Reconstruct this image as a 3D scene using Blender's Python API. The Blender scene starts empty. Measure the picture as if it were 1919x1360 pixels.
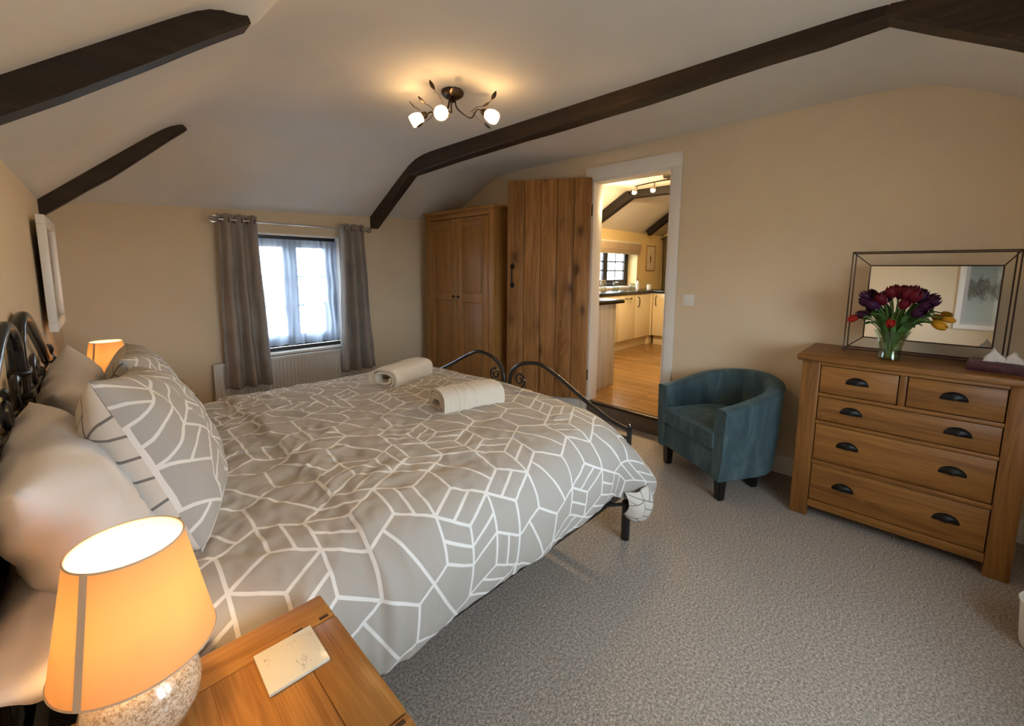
import bpy, bmesh, math, random
from mathutils import Vector, Matrix, noise

random.seed(7)
D2R = math.pi / 180
scene = bpy.context.scene
COL = scene.collection

# ------------------------------------------------------------------ camera
FPX, CXP, CYP = 795.9, 959.5, 605.0
YAW, PIT, ROL = 0.7951, 0.12434, 0.00767
CAM_H = 1.37
cam_d = bpy.data.cameras.new('camera')
cam_d.sensor_fit = 'HORIZONTAL'
cam_d.sensor_width = 36
cam_d.lens = FPX / 1919 * 36
cam_d.shift_x = -(CXP - 959.5) / 1919
cam_d.shift_y = -(680 - CYP) / 1919
cam_d.clip_start = 0.02
cam = bpy.data.objects.new('camera', cam_d)
COL.objects.link(cam)
fw = Vector((math.sin(YAW) * math.cos(PIT), math.cos(YAW) * math.cos(PIT), -math.sin(PIT)))
rt = Vector((math.cos(YAW), -math.sin(YAW), 0))
up = rt.cross(fw)
r2 = math.cos(ROL) * rt + math.sin(ROL) * up
u2 = -math.sin(ROL) * rt + math.cos(ROL) * up
cam.matrix_world = Matrix(((r2.x, u2.x, -fw.x, 0), (r2.y, u2.y, -fw.y, 0), (r2.z, u2.z, -fw.z, CAM_H), (0, 0, 0, 1)))
scene.camera = cam

# ------------------------------------------------------------------ light levels and exposure
scene.view_settings.view_transform = 'Standard'
scene.view_settings.look = 'None'
scene.view_settings.gamma = 1
scene.view_settings.use_curve_mapping = False
scene.view_settings.exposure = 0.2
SKY_STRENGTH = 18.0
CEIL_BULB = 1400.0
TABLE_BULB = 115.0
KITCHEN_BULB = 2100.0
world = bpy.data.worlds.new('overcast_sky')
scene.world = world
world.use_nodes = True
bgn = world.node_tree.nodes['Background']
bgn.inputs[0].default_value = (0.76, 0.90, 1.0, 1)
bgn.inputs[1].default_value = SKY_STRENGTH


def portal(name, loc, rot, sx, sy):
    d = bpy.data.lights.new(name, 'AREA')
    d.shape = 'RECTANGLE'
    d.size, d.size_y = sx, sy
    d.cycles.is_portal = True
    o = bpy.data.objects.new(name, d)
    o.location = loc
    o.rotation_euler = rot
    COL.objects.link(o)


D = 4.35          # window wall
XR = 3.28         # door wall
YN = -0.75        # wall behind the photographer
WT = 0.13
portal('daylight_far_window', (1.44, D + 0.26, 1.14), (-math.pi / 2, 0, 0), 0.9, 1.1)
portal('daylight_near_window', (1.30, YN - 0.26, 1.14), (math.pi / 2, 0, 0), 1.42, 1.08)
portal('daylight_kitchen_window', (6.3, 4.08, 1.4), (-math.pi / 2, 0, 0), 1.5, 1.0)


# ------------------------------------------------------------------ node helper
class E:
    """one socket in a node tree, with arithmetic"""
    def __init__(s, t, k): s.t, s.k = t, k

    def op(s, o, b=None, c=None):
        n = s.t.nodes.new('ShaderNodeMath')
        n.operation = o
        for i, x in enumerate((s, b, c)):
            if x is None: continue
            if isinstance(x, E): s.t.links.new(x.k, n.inputs[i])
            else: n.inputs[i].default_value = x
        return E(s.t, n.outputs[0])

    def __add__(s, b): return s.op('ADD', b)
    def __sub__(s, b): return s.op('SUBTRACT', b)
    def __mul__(s, b): return s.op('MULTIPLY', b)
    def __truediv__(s, b): return s.op('DIVIDE', b)
    def mn(s, b): return s.op('MINIMUM', b)
    def mx(s, b): return s.op('MAXIMUM', b)
    def lt(s, b): return s.op('LESS_THAN', b)
    def gt(s, b): return s.op('GREATER_THAN', b)
    def ab(s): return s.op('ABSOLUTE')
    def fl(s): return s.op('FLOOR')
    def fr(s): return s.op('FRACT')
    def rnd(s): return s.op('ROUND')
    def md(s, b): return s.op('FLOORED_MODULO', b)


def sel(c, a, b):
    return c * a + (c * -1.0 + 1.0) * b


class Mat:
    def __init__(s, name, rough=0.6, color=(.8, .8, .8), metal=0.0, spec=0.5):
        s.m = bpy.data.materials.new(name)
        s.m.use_nodes = True
        s.t = s.m.node_tree
        s.b = s.t.nodes['Principled BSDF']
        s.out = s.t.nodes['Material Output']
        s.b.inputs['Base Color'].default_value = (*color, 1)
        s.b.inputs['Roughness'].default_value = rough
        s.b.inputs['Metallic'].default_value = metal
        s.b.inputs['Specular IOR Level'].default_value = spec

    def n(s, typ, **kw):
        x = s.t.nodes.new(typ)
        for k, v in kw.items(): setattr(x, k, v)
        return x

    def ln(s, a, b): s.t.links.new(a, b)

    def coord(s, which='Object', scale=(1, 1, 1), rnd=0.0):
        tc = s.n('ShaderNodeTexCoord')
        mp = s.n('ShaderNodeMapping')
        mp.inputs['Scale'].default_value = scale
        s.ln(tc.outputs[which], mp.inputs[0])
        if rnd:
            oi = s.n('ShaderNodeObjectInfo')
            va = s.n('ShaderNodeVectorMath', operation='SCALE')
            cx = s.n('ShaderNodeCombineXYZ')
            for i in range(3): s.ln(oi.outputs['Random'], cx.inputs[i])
            s.ln(cx.outputs[0], va.inputs[0])
            va.inputs['Scale'].default_value = rnd
            s.ln(va.outputs[0], mp.inputs['Location'])
        return mp.outputs[0]

    def noise(s, vec, scale, detail=3, rough=.55, dist=0):
        x = s.n('ShaderNodeTexNoise')
        x.inputs['Scale'].default_value = scale
        x.inputs['Detail'].default_value = detail
        x.inputs['Roughness'].default_value = rough
        x.inputs['Distortion'].default_value = dist
        s.ln(vec, x.inputs['Vector'])
        return x.outputs['Fac']

    def ramp(s, fac, stops):
        x = s.n('ShaderNodeValToRGB')
        e = x.color_ramp.elements
        while len(e) < len(stops): e.new(.5)
        for i, (p, c) in enumerate(stops):
            e[i].position = p
            e[i].color = (*c, 1)
        s.ln(fac, x.inputs[0])
        return x.outputs[0]

    def mix(s, fac, a, b, mode='MIX'):
        x = s.n('ShaderNodeMix', data_type='RGBA', blend_type=mode)
        for k, v in ((0, fac), (6, a), (7, b)):
            if isinstance(v, (int, float)): x.inputs[k].default_value = v
            elif isinstance(v, tuple): x.inputs[k].default_value = (*v, 1)
            else: s.ln(v, x.inputs[k])
        return x.outputs[2]

    def bump(s, h, strength=.2, dist=.01):
        x = s.n('ShaderNodeBump')
        x.inputs['Strength'].default_value = strength
        x.inputs['Distance'].default_value = dist
        s.ln(h, x.inputs['Height'])
        s.ln(x.outputs[0], s.b.inputs['Normal'])

    def col(s, c): s.ln(c, s.b.inputs['Base Color'])


def plaster(name, c, bump=.12, sc=60):
    m = Mat(name, .9, c, spec=.15)
    v = m.coord('Object')
    n = m.noise(v, 2.0, 3)
    m.col(m.ramp(n, [(.3, tuple(x * .96 for x in c)), (.7, tuple(min(1, x * 1.03) for x in c))]))
    m.bump(m.noise(v, sc, 4, .6), bump, .006)
    return m.m


def wood(name, axis, light, mid, dark, rough=.42, ring=9.0, knots=0.0, bump=.08, fine=1.0):
    """long grain along the given axis (0,1,2)"""
    m = Mat(name, rough, mid, spec=.4)
    sc = [14 * fine, 14 * fine, 14 * fine]
    sc[axis] = 0.9 * fine
    v = m.coord('Object', tuple(sc), 37.0)
    n1 = m.noise(v, 1.0, 5, .6, .8)
    w = m.n('ShaderNodeTexNoise')
    sc2 = [ring, ring, ring]
    sc2[axis] = .45
    v2 = m.coord('Object', tuple(sc2), 61.0)
    n2 = m.noise(v2, 1.0, 2, .5, 2.2)
    e = E(m.t, n2) * 9.0
    ringv = e.fr()
    ringv = (ringv - 0.5).ab() * 2.0
    c1 = m.ramp(n1, [(.34, dark), (.5, mid), (.64, light)])
    c2 = m.ramp(ringv.k, [(0.0, tuple(x * .80 for x in mid)), (.5, mid), (1.0, light)])
    c = m.mix(.45, c1, c2)
    oi = m.n('ShaderNodeObjectInfo')
    hs = m.n('ShaderNodeHueSaturation')
    vv = E(m.t, oi.outputs['Random']) * .22 + .89
    m.ln(vv.k, hs.inputs['Value'])
    m.ln(c, hs.inputs['Color'])
    c = hs.outputs[0]
    if knots:
        sk = [5.5, 5.5, 5.5]
        sk[axis] = 3.0
        v3 = m.coord('Object', tuple(sk), 83.0)
        vo = m.n('ShaderNodeTexVoronoi')
        vo.inputs['Scale'].default_value = 1.0
        m.ln(v3, vo.inputs['Vector'])
        kd = E(m.t, vo.outputs['Distance']) + (E(m.t, n1) - .5) * .30
        kf = m.ramp(kd.k, [(.05, (1, 1, 1)), (.22, (.25, .25, .25)), (.42, (0, 0, 0))])
        c = m.mix(kf, c, tuple(x * knots for x in dark))
    m.col(c)
    m.bump(n1, bump, .004)
    return m.m


OAK_L, OAK_M, OAK_D = (.52, .30, .115), (.44, .235, .080), (.31, .150, .045)
oak = [wood('oak_grain_%s' % 'xyz'[a], a, OAK_L, OAK_M, OAK_D) for a in range(3)]
chest_oak = [wood('chest_oak_%s' % 'xyz'[a], a, (.335, .150, .036), (.24, .100, .022), (.125, .048, .010)) for a in range(3)]  # oak darkened to carry the dimness where little daylight reaches
TB = [wood('bedside_oak_%s' % 'xyz'[a], a, (.47, .235, .062), (.37, .165, .036), (.20, .075, .014), .33, 16.0, fine=2.2) for a in range(2)]
wardrobe_oak = [wood('wardrobe_oak_%s' % 'xyz'[a], a, (.44, .225, .066), (.36, .170, .046), (.27, .115, .028)) for a in range(3)]
doorwood = wood('rustic_oak_plank', 2, (.47, .245, .085), (.32, .145, .044), (.15, .060, .017), .5, 7.0, .55)
beamwood = wood('dark_stained_beam', 0, (.045, .026, .016), (.026, .015, .010), (.012, .008, .005), .6, 6, bump=.35)
beamwood_k = wood('black_stained_kitchen_beam', 1, (.010, .006, .005), (.007, .0045, .0035), (.004, .003, .002), .6, 6, bump=.35)
beamwood_y = wood('dark_stained_beam_y', 1, (.062, .035, .018), (.034, .019, .011), (.014, .009, .006), .6, 6, bump=.35)
boardwood = wood('golden_floor_board', 1, (.31, .18, .065), (.25, .135, .043), (.18, .088, .025), .22)
WALLC = (.81, .675, .485)
m_wall = plaster('cream_wall_paint', WALLC)
m_kwall = plaster('lamplit_wall_paint', (.84, .68, .36))  # same cream paint, yellowed to carry the tungsten light
m_ceil = plaster('off_white_ceiling_paint', (.80, .77, .72), .10, 40)
m_white = Mat('white_gloss_paint', .35, (.92, .89, .84)).m
m_radw = Mat('white_radiator_enamel', .4, (.78, .76, .72)).m
m_black = Mat('black_painted_steel', .22, (.012, .011, .012), spec=.6).m
m_iron = Mat('black_iron', .42, (.008, .0075, .0075), spec=.3).m
m_bronze = Mat('dark_bronze', .4, (.05, .033, .024), .6).m
m_chrome = Mat('polished_steel', .16, (.72, .70, .68), 1.0).m
m_pewter = Mat('dark_pewter', .32, (.06, .055, .05), .8).m
m_darkframe = Mat('dark_brown_window_paint', .4, (.022, .020, .022)).m
m_bar = Mat('grey_glazing_bar', .5, (.10, .11, .13)).m
m_legs = Mat('black_lacquered_wood', .35, (.010, .008, .008)).m
m_wire = Mat('bronze_wire', .4, (.060, .036, .026), .5).m
m_slate = Mat('black_worktop', .25, (.012, .012, .013)).m
m_kitdoor = Mat('cream_kitchen_door', .4, (.78, .68, .47)).m
m_cable = Mat('black_plastic', .4, (.012, .012, .012)).m
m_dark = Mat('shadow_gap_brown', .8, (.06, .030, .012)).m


def mirror_mat():
    return Mat('silvered_mirror', .02, (.86, .86, .85), 1.0).m


def glass_mat(name, tint=(1, 1, 1), gloss=.07):
    m = Mat(name)
    t = m.n('ShaderNodeBsdfTransparent')
    t.inputs[0].default_value = (*tint, 1)
    g = m.n('ShaderNodeBsdfGlossy')
    g.inputs['Roughness'].default_value = .03
    lw = m.n('ShaderNodeLayerWeight')
    lw.inputs[0].default_value = .25
    f = E(m.t, lw.outputs['Facing']) * .45 + gloss
    mx = m.n('ShaderNodeMixShader')
    m.ln(f.k, mx.inputs[0])
    m.ln(t.outputs[0], mx.inputs[1])
    m.ln(g.outputs[0], mx.inputs[2])
    m.ln(mx.outputs[0], m.out.inputs[0])
    return m.m


m_glass = glass_mat('window_glass')
m_vase = glass_mat('clear_vase_glass', (.90, .97, .90), .05)


def emit_mat(name, c, s):
    m = Mat(name)
    e = m.n('ShaderNodeEmission')
    e.inputs[0].default_value = (*c, 1)
    e.inputs[1].default_value = s
    m.ln(e.outputs[0], m.out.inputs[0])
    return m.m


WARM = (1.0, .61, .26)
m_bulb_c = emit_mat('ceiling_bulb_glow', WARM, CEIL_BULB)
m_bulb_t = emit_mat('table_bulb_glow', WARM, TABLE_BULB)
m_bulb_k = emit_mat('kitchen_bulb_glow', (1.0, .70, .36), KITCHEN_BULB)


def translucent_mat(name, c, tr=.5, clear=0.0, rough=.8):
    m = Mat(name, rough, c)
    t = m.n('ShaderNodeBsdfTranslucent')
    t.inputs[0].default_value = (*c, 1)
    mx = m.n('ShaderNodeMixShader')
    mx.inputs[0].default_value = tr
    m.ln(m.b.outputs[0], mx.inputs[1])
    m.ln(t.outputs[0], mx.inputs[2])
    o = mx.outputs[0]
    if clear:
        tp = m.n('ShaderNodeBsdfTransparent')
        m2 = m.n('ShaderNodeMixShader')
        m2.inputs[0].default_value = clear
        m.ln(o, m2.inputs[1])
        m.ln(tp.outputs[0], m2.inputs[2])
        o = m2.outputs[0]
    m.ln(o, m.out.inputs[0])
    return m


m_shade = translucent_mat('cream_lamp_shade_fabric', (.78, .48, .225), .36).m
m_shade_liner = translucent_mat('white_lamp_shade_lining', (.92, .88, .82), .45).m
m_seam = Mat('shade_seam_tape', .8, (.62, .50, .38)).m
m_tulipglass = translucent_mat('frosted_glass_shade', (.95, .90, .80), .6, .25, .3).m
m_sheer = translucent_mat('sheer_net_curtain', (.70, .80, 1.0), .6, .46).m  # blue of the daylight mixed into the white net


def fabric(name, c, c2=None, sc=500, bump=.25, rough=.9, sheen=0.0, var=6):
    m = Mat(name, rough, c, spec=.2)
    v = m.coord('Object')
    n = m.noise(v, var, 4, .6)
    c2 = c2 or tuple(x * .8 for x in c)
    m.col(m.ramp(n, [(.3, c2), (.7, c)]))
    m.bump(m.noise(v, sc, 2), bump, .002)
    if sheen:
        m.b.inputs['Sheen Weight'].default_value = sheen
        m.b.inputs['Sheen Roughness'].default_value = .4
    return m.m


m_cotton = fabric('white_cotton', (.80, .77, .76), (.77, .74, .73), 700, .1)
m_sheet = fabric('white_sheet', (.80, .77, .76), (.77, .74, .73), 700, .1)
m_towel = fabric('cream_terry_towel', (.90, .82, .70), (.82, .73, .59), 900, .9, .95, .3)
m_curtain = fabric('taupe_curtain_weave', (.40, .355, .32), (.32, .28, .25), 900, .3)
m_tissue = fabric('white_tissue', (.80, .77, .73), None, 300, .1)


def velvet():
    m = Mat('teal_velvet', .8, (.04, .095, .115), spec=.25)
    v = m.coord('Object', (1, 1, .35))
    n = m.noise(v, 9, 6, .7, .5)
    m.col(m.ramp(n, [(.30, (.034, .062, .072)), (.52, (.062, .106, .122)), (.72, (.115, .175, .195))]))
    m.b.inputs['Sheen Weight'].default_value = .5
    m.b.inputs['Sheen Roughness'].default_value = .35
    m.b.inputs['Sheen Tint'].default_value = (.45, .75, .85, 1)
    m.bump(m.noise(v, 60, 4), .15, .004)
    return m.m


m_velvet = velvet()


def carpet():
    m = Mat('grey_beige_carpet', .95, (.3, .28, .25), spec=.1)
    v = m.coord('Object')
    n = m.noise(v, 270, 3, .8)
    n2 = m.noise(v, 110, 2, .6)
    e = E(m.t, n) * .6 + E(m.t, n2) * .4
    c = m.ramp(e.k, [(.36, (.13, .108, .088)), (.50, (.40, .352, .306)), (.64, (.82, .74, .66))])
    big = m.noise(v, 1.6, 3)
    c = m.mix(m.ramp(big, [(.3, (0, 0, 0)), (.7, (.16, .16, .16))]), c, (.22, .19, .17))
    m.col(c)
    m.bump(e.k, .55, .008)
    return m.m


m_carpet = carpet()
m_riser = fabric('brown_stair_carpet', (.20, .15, .11), (.15, .11, .08), 250, .6)


def hexpattern(name, ground, line, S=.215, half=.0047, rough=.75):
    """white trellis of hexagons, cubes and chevrons printed on cotton, laid out in UV metres"""
    m = Mat(name, rough, ground, spec=.25)
    uv = m.n('ShaderNodeUVMap')
    sp = m.n('ShaderNodeSeparateXYZ')
    m.ln(uv.outputs[0], sp.inputs[0])
    x = E(m.t, sp.outputs[0]) / S
    y = E(m.t, sp.outputs[1]) / S
    R3 = math.sqrt(3)
    ax = x.md(1.0) - .5
    ay = y.md(R3) - R3 / 2
    bx = (x - .5).md(1.0) - .5
    by = (y - R3 / 2).md(R3) - R3 / 2
    ca = (ax * ax + ay * ay).lt(bx * bx + by * by)
    qx = sel(ca, ax, bx)
    qy = sel(ca, ay, by)
    ix = ((x - qx) * 2.0).rnd()
    iy = ((y - qy) * (2.0 / R3)).rnd()
    cb = m.n('ShaderNodeCombineXYZ')
    m.ln(ix.k, cb.inputs[0])
    m.ln(iy.k, cb.inputs[1])
    wn = m.n('ShaderNodeTexWhiteNoise', noise_dimensions='2D')
    m.ln(cb.outputs[0], wn.inputs['Vector'])
    sc = m.n('ShaderNodeSeparateColor')
    m.ln(wn.outputs['Color'], sc.inputs[0])
    h = [E(m.t, sc.outputs[i]) for i in range(3)]
    hv = E(m.t, wn.outputs['Value'])
    w = half / S
    hd = qx.ab().mx(qx.ab() * .5 + qy.ab() * (R3 / 2))
    line_m = (hd * -1.0 + .5).lt(w)
    flip = (hv * 13.0).fr().gt(.5) * 2.0 - 1.0
    qx, qy = qx * flip, qy * flip
    d = [qy, qx * (-R3 / 2) - qy * .5, qx * (R3 / 2) - qy * .5]
    dmin = d[0].mn(d[1]).mn(d[2])
    dmax = d[0].mx(d[1]).mx(d[2])
    dmid = (dmin + dmax) * -1.0
    ray = ((dmid - dmin) * (2 / 3 * .866)).lt(w)
    L = 1 / R3
    div = None
    for k in range(3):
        i, j = [(1, 2), (2, 0), (0, 1)][k]
        is_k = (d[k] - dmin).lt(1e-5)
        pick = (h[k] * 7.0).fr().gt(.5)
        st = sel(pick, d[i], d[j]) - dmin
        st = st * (2 / 3 / L)
        nn = (h[k] * 1.9).fl() + 1.0
        fr = (st * nn).fr()
        dist = fr.mn(fr * -1.0 + 1.0) * L * .866 / nn
        mk = dist.lt(w) * is_k
        div = mk if div is None else div.mx(mk)
    split = hv.gt(.38)
    chord = (qx * .866 + qy * .5).ab().lt(w)
    inner = sel(split, ray.mx(div), chord)
    allm = line_m.mx(inner)
    v = m.coord('UV')
    wv = m.noise(v, 900, 2)
    c = m.mix(allm.k, ground, line)
    m.col(m.mix(.06, c, m.ramp(wv, [(0.3, (0, 0, 0)), (.7, (1, 1, 1))])))
    vo = m.coord('Object')
    m.bump(m.noise(vo, 16, 4, .55, .6), .22, .012)
    return m.m


m_duvet = hexpattern('grey_trellis_cotton', (.475, .44, .392), (.90, .88, .85))
m_duvet_back = hexpattern('cream_trellis_cotton', (.72, .67, .60), (.20, .18, .165), .21, .0032)
m_pillowprint = hexpattern('grey_trellis_pillow_cotton', (.44, .42, .39), (.84, .82, .78), .21, .0042)


def marble():
    m = Mat('veined_marble', .2, (.74, .70, .58))
    v = m.coord('Object', (1, 1, 1))
    n = m.noise(v, 14, 4, .6, 2.5)
    e = (E(m.t, n) - .5).ab()
    n2 = m.noise(v, 22, 2)
    k = m.ramp(e.k, [(0, (1, 1, 1)), (.012, (0, 0, 0))])
    k2 = m.ramp(n2, [(.55, (0, 0, 0)), (.66, (1, 1, 1))])
    kk = m.mix(1.0, k, k2, 'MULTIPLY')
    m.col(m.mix(kk, (.72, .69, .58), (.16, .16, .16)))
    return m.m


m_marble = marble()


def crackle():
    m = Mat('crackle_glass_mosaic', .12, (.6, .45, .3))
    v = m.coord('Object')
    n = m.noise(v, 230, 3, .7, 1.0)
    m.col(m.ramp(n, [(.36, (.30, .20, .12)), (.47, (.52, .40, .27)), (.60, (.76, .68, .56))]))
    m.bump(n, .15, .003)
    m.b.inputs['Coat Weight'].default_value = .9
    m.b.inputs['Coat Roughness'].default_value = .03
    return m.m


m_crackle = crackle()


def art_mat():
    """loose grey harbour scene: pale sky, dark shore, pale water"""
    m = Mat('printed_seascape', .3, (.5, .55, .55))
    v = m.coord('Generated')
    sp = m.n('ShaderNodeSeparateXYZ')
    m.ln(v, sp.inputs[0])
    n = m.noise(v, 5, 5, .65, .6)
    n2 = m.noise(v, 18, 4, .7)
    z = E(m.t, sp.outputs[2])
    sky = m.ramp((z * .8 + E(m.t, n) * .4).k, [(.3, (.62, .72, .70)), (.8, (.42, .54, .56)), (1, (.26, .36, .42))])
    bank = (z - .56).ab() * 2.6 + (E(m.t, n) - .5) * 1.6
    mk = m.ramp(bank.k, [(.25, (1, 1, 1)), (.5, (0, 0, 0))])
    rocks = m.ramp(n2, [(.35, (.03, .04, .04)), (.6, (.25, .28, .26))])
    m.col(m.mix(mk, sky, rocks))
    return m.m


m_art = art_mat()


# ------------------------------------------------------------------ mesh helpers
def link(name, me, parent=None):
    o = bpy.data.objects.new(name, me)
    COL.objects.link(o)
    if parent is not None: o.parent = parent
    return o


class MB:
    def __init__(s):
        s.bm = bmesh.new()
        s.uvl = s.bm.loops.layers.uv.new('UVMap')

    def box(s, x0, y0, z0, x1, y1, z1, bev=.003, seg=2, mtx=None, mi=0):
        b = bmesh.new()
        bmesh.ops.create_cube(b, size=1)
        for v in b.verts:
            v.co = Vector(((x0 + x1) / 2 + v.co.x * (x1 - x0), (y0 + y1) / 2 + v.co.y * (y1 - y0), (z0 + z1) / 2 + v.co.z * (z1 - z0)))
        w = min(abs(x1 - x0), abs(y1 - y0), abs(z1 - z0))
        bev = min(bev, w * .45)
        if bev > 0:
            bmesh.ops.bevel(b, geom=b.edges[:], offset=bev, segments=seg, profile=.5, affect='EDGES')
        if mtx is not None: b.transform(mtx)
        bmesh.ops.recalc_face_normals(b, faces=b.faces)
        s._add(b, mi)
        return s

    def _add(s, b, mi=0):
        mp = {}
        for v in b.verts: mp[v] = s.bm.verts.new(v.co)
        for f in b.faces:
            try:
                g = s.bm.faces.new([mp[v] for v in f.verts])
                g.material_index = mi
            except ValueError: pass
        b.free()

    def prism(s, pts, lo, hi, axis=2, mi=0, bev=0):
        """extrude a polygon (list of 2D points) along an axis"""
        b = bmesh.new()
        def P(p, t):
            if axis == 2: return Vector((p[0], p[1], t))
            if axis == 1: return Vector((p[0], t, p[1]))
            return Vector((t, p[0], p[1]))
        a = [b.verts.new(P(p, lo)) for p in pts]
        c = [b.verts.new(P(p, hi)) for p in pts]
        n = len(pts)
        b.faces.new(a)
        b.faces.new(list(reversed(c)))
        for i in range(n):
            b.faces.new([a[i], c[i], c[(i + 1) % n], a[(i + 1) % n]])
        bmesh.ops.recalc_face_normals(b, faces=b.faces)
        if bev:
            bmesh.ops.bevel(b, geom=b.edges[:], offset=bev, segments=2, profile=.5, affect='EDGES')
        s._add(b, mi)
        return s

    def tube(s, pts, r, n=10, smooth=0, closed=False, mi=0, caps=True):
        pts = [Vector(p) for p in pts]
        if smooth: pts = catmull(pts, smooth, closed)
        rr = r if isinstance(r, (list, tuple)) else [r] * len(pts)
        if len(rr) != len(pts):
            rr = [rr[0] + (rr[-1] - rr[0]) * i / (len(pts) - 1) for i in range(len(pts))] if len(rr) == 2 else \
                 [rr[min(len(rr) - 1, int(i / (len(pts) - 1) * (len(rr) - 1) + .5))] for i in range(len(pts))]
        m = len(pts)
        rings = []
        nrm = None
        for i in range(m):
            if closed: t = pts[(i + 1) % m] - pts[i - 1]
            else: t = pts[min(i + 1, m - 1)] - pts[max(i - 1, 0)]
            if t.length < 1e-9: t = Vector((0, 0, 1))
            t.normalize()
            if nrm is None:
                nrm = t.orthogonal().normalized()
            nrm = (nrm - t * nrm.dot(t))
            if nrm.length < 1e-6: nrm = t.orthogonal()
            nrm.normalize()
            bn = t.cross(nrm)
            rings.append([s.bm.verts.new(pts[i] + (nrm * math.cos(2 * math.pi * k / n) + bn * math.sin(2 * math.pi * k / n)) * rr[i]) for k in range(n)])
        for i in range(m if closed else m - 1):
            a, b = rings[i], rings[(i + 1) % m]
            for k in range(n):
                f = s.bm.faces.new([a[k], a[(k + 1) % n], b[(k + 1) % n], b[k]])
                f.material_index = mi
        if caps and not closed:
            s.bm.faces.new(list(reversed(rings[0]))).material_index = mi
            s.bm.faces.new(rings[-1]).material_index = mi
        return s

    def lathe(s, prof, c=(0, 0, 0), n=32, mi=0, mtx=None):
        """profile of (radius, z)"""
        c = Vector(c)
        rings = []
        for r, z in prof:
            if r < 1e-6: rings.append([s.bm.verts.new((mtx @ Vector((0, 0, z)) if mtx else Vector((0, 0, z))) + c)])
            else:
                ring = []
                for k in range(n):
                    p = Vector((r * math.cos(2 * math.pi * k / n), r * math.sin(2 * math.pi * k / n), z))
                    if mtx: p = mtx @ p
                    ring.append(s.bm.verts.new(p + c))
                rings.append(ring)
        for a, b in zip(rings, rings[1:]):
            for k in range(n):
                if len(a) == 1 and len(b) == 1: continue
                if len(a) == 1: vs = [a[0], b[(k + 1) % n], b[k]]
                elif len(b) == 1: vs = [a[k], a[(k + 1) % n], b[0]]
                else: vs = [a[k], a[(k + 1) % n], b[(k + 1) % n], b[k]]
                s.bm.faces.new(vs).material_index = mi
        return s

    def grid(s, fn, nu, nv, uvfn=None, mi=0, closed_u=False, flip=False):
        vs = [[s.bm.verts.new(fn(i / nu, j / nv)) for j in range(nv + 1)] for i in range(nu if closed_u else nu + 1)]
        for i in range(nu):
            for j in range(nv):
                i2 = (i + 1) % len(vs)
                q = [vs[i][j], vs[i2][j], vs[i2][j + 1], vs[i][j + 1]]
                ij = [(i, j), (i + 1, j), (i + 1, j + 1), (i, j + 1)]
                if flip: q.reverse(); ij.reverse()
                f = s.bm.faces.new(q)
                f.material_index = mi
                if uvfn:
                    for lp, (a, b) in zip(f.loops, ij): lp[s.uvl].uv = uvfn(a / nu, b / nv)
        return vs

    def build(s, name, mats, parent=None, smooth=35, weld=0):
        if weld: bmesh.ops.remove_doubles(s.bm, verts=s.bm.verts, dist=weld)
        me = bpy.data.meshes.new(name)
        s.bm.to_mesh(me)
        s.bm.free()
        for m in (mats if isinstance(mats, (list, tuple)) else [mats]): me.materials.append(m)
        if smooth:
            me.polygons.foreach_set('use_smooth', [True] * len(me.polygons))
            me.set_sharp_from_angle(angle=smooth * D2R)
        return link(name, me, parent)


def catmull(pts, k, closed=False):
    out = []
    n = len(pts)
    rng = n if closed else n - 1
    for i in range(rng):
        if closed: p0, p1, p2, p3 = pts[i - 1], pts[i], pts[(i + 1) % n], pts[(i + 2) % n]
        else: p0, p1, p2, p3 = pts[max(i - 1, 0)], pts[i], pts[i + 1], pts[min(i + 2, n - 1)]
        for j in range(k):
            t = j / k
            out.append(.5 * ((2 * p1) + (p2 - p0) * t + (2 * p0 - 5 * p1 + 4 * p2 - p3) * t * t + (3 * p1 - p0 - 3 * p2 + p3) * t ** 3))
    if not closed: out.append(pts[-1])
    return out


def tag(o, label, cat=None, group=None, kind=None):
    o['label'] = label
    if cat: o['category'] = cat
    if group: o['group'] = group
    if kind: o['kind'] = kind
    return o


def thing(name, label, cat, loc=(0, 0, 0), rz=0, group=None):
    o = bpy.data.objects.new(name, None)
    o.empty_display_size = .05
    COL.objects.link(o)
    o.location = loc
    o.rotation_euler = (0, 0, rz)
    return tag(o, label, cat, group)


def struct(o, label):
    o['kind'] = 'structure'
    o['label'] = label
    o['category'] = o.name.split('_')[0].split('.')[0]
    return o


def sthing(name, label):
    o = bpy.data.objects.new(name, None)
    o.empty_display_size = .05
    COL.objects.link(o)
    return struct(o, label)


def copy_tree(o, parent=None):
    c = o.copy()
    COL.objects.link(c)
    c.parent = parent
    for ch in list(o.children): copy_tree(ch, c)
    return c


def bx(name, dims, mat, parent=None, bev=.003, seg=2):
    return MB().box(*dims, bev=bev, seg=seg).build(name, mat, parent)


def frame3(o, xa, ya):
    """matrix with the given local x and y axes"""
    xa = Vector(xa).normalized()
    za = xa.cross(Vector(ya)).normalized()
    ya = za.cross(xa)
    return Matrix(((xa.x, ya.x, za.x, o[0]), (xa.y, ya.y, za.y, o[1]), (xa.z, ya.z, za.z, o[2]), (0, 0, 0, 1)))


def fbm(x, y, z=0.0, oc=3):
    return noise.fractal(Vector((x, y, z)), 1.0, 2.0, oc)


def lerp(a, b, t): return a + (b - a) * t


def clamp(x, a=0.0, b=1.0): return max(a, min(b, x))


def sstep(a, b, x):
    t = clamp((x - a) / (b - a))
    return t * t * (3 - 2 * t)


# ------------------------------------------------------------------ the room
def xleft(y): return -.104 - .027 * (D - y)


ZC = 2.386


def softmin(vals, k):
    m = min(vals)
    return m - k * math.log(sum(math.exp(-(v - m) / k) for v in vals))


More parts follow.
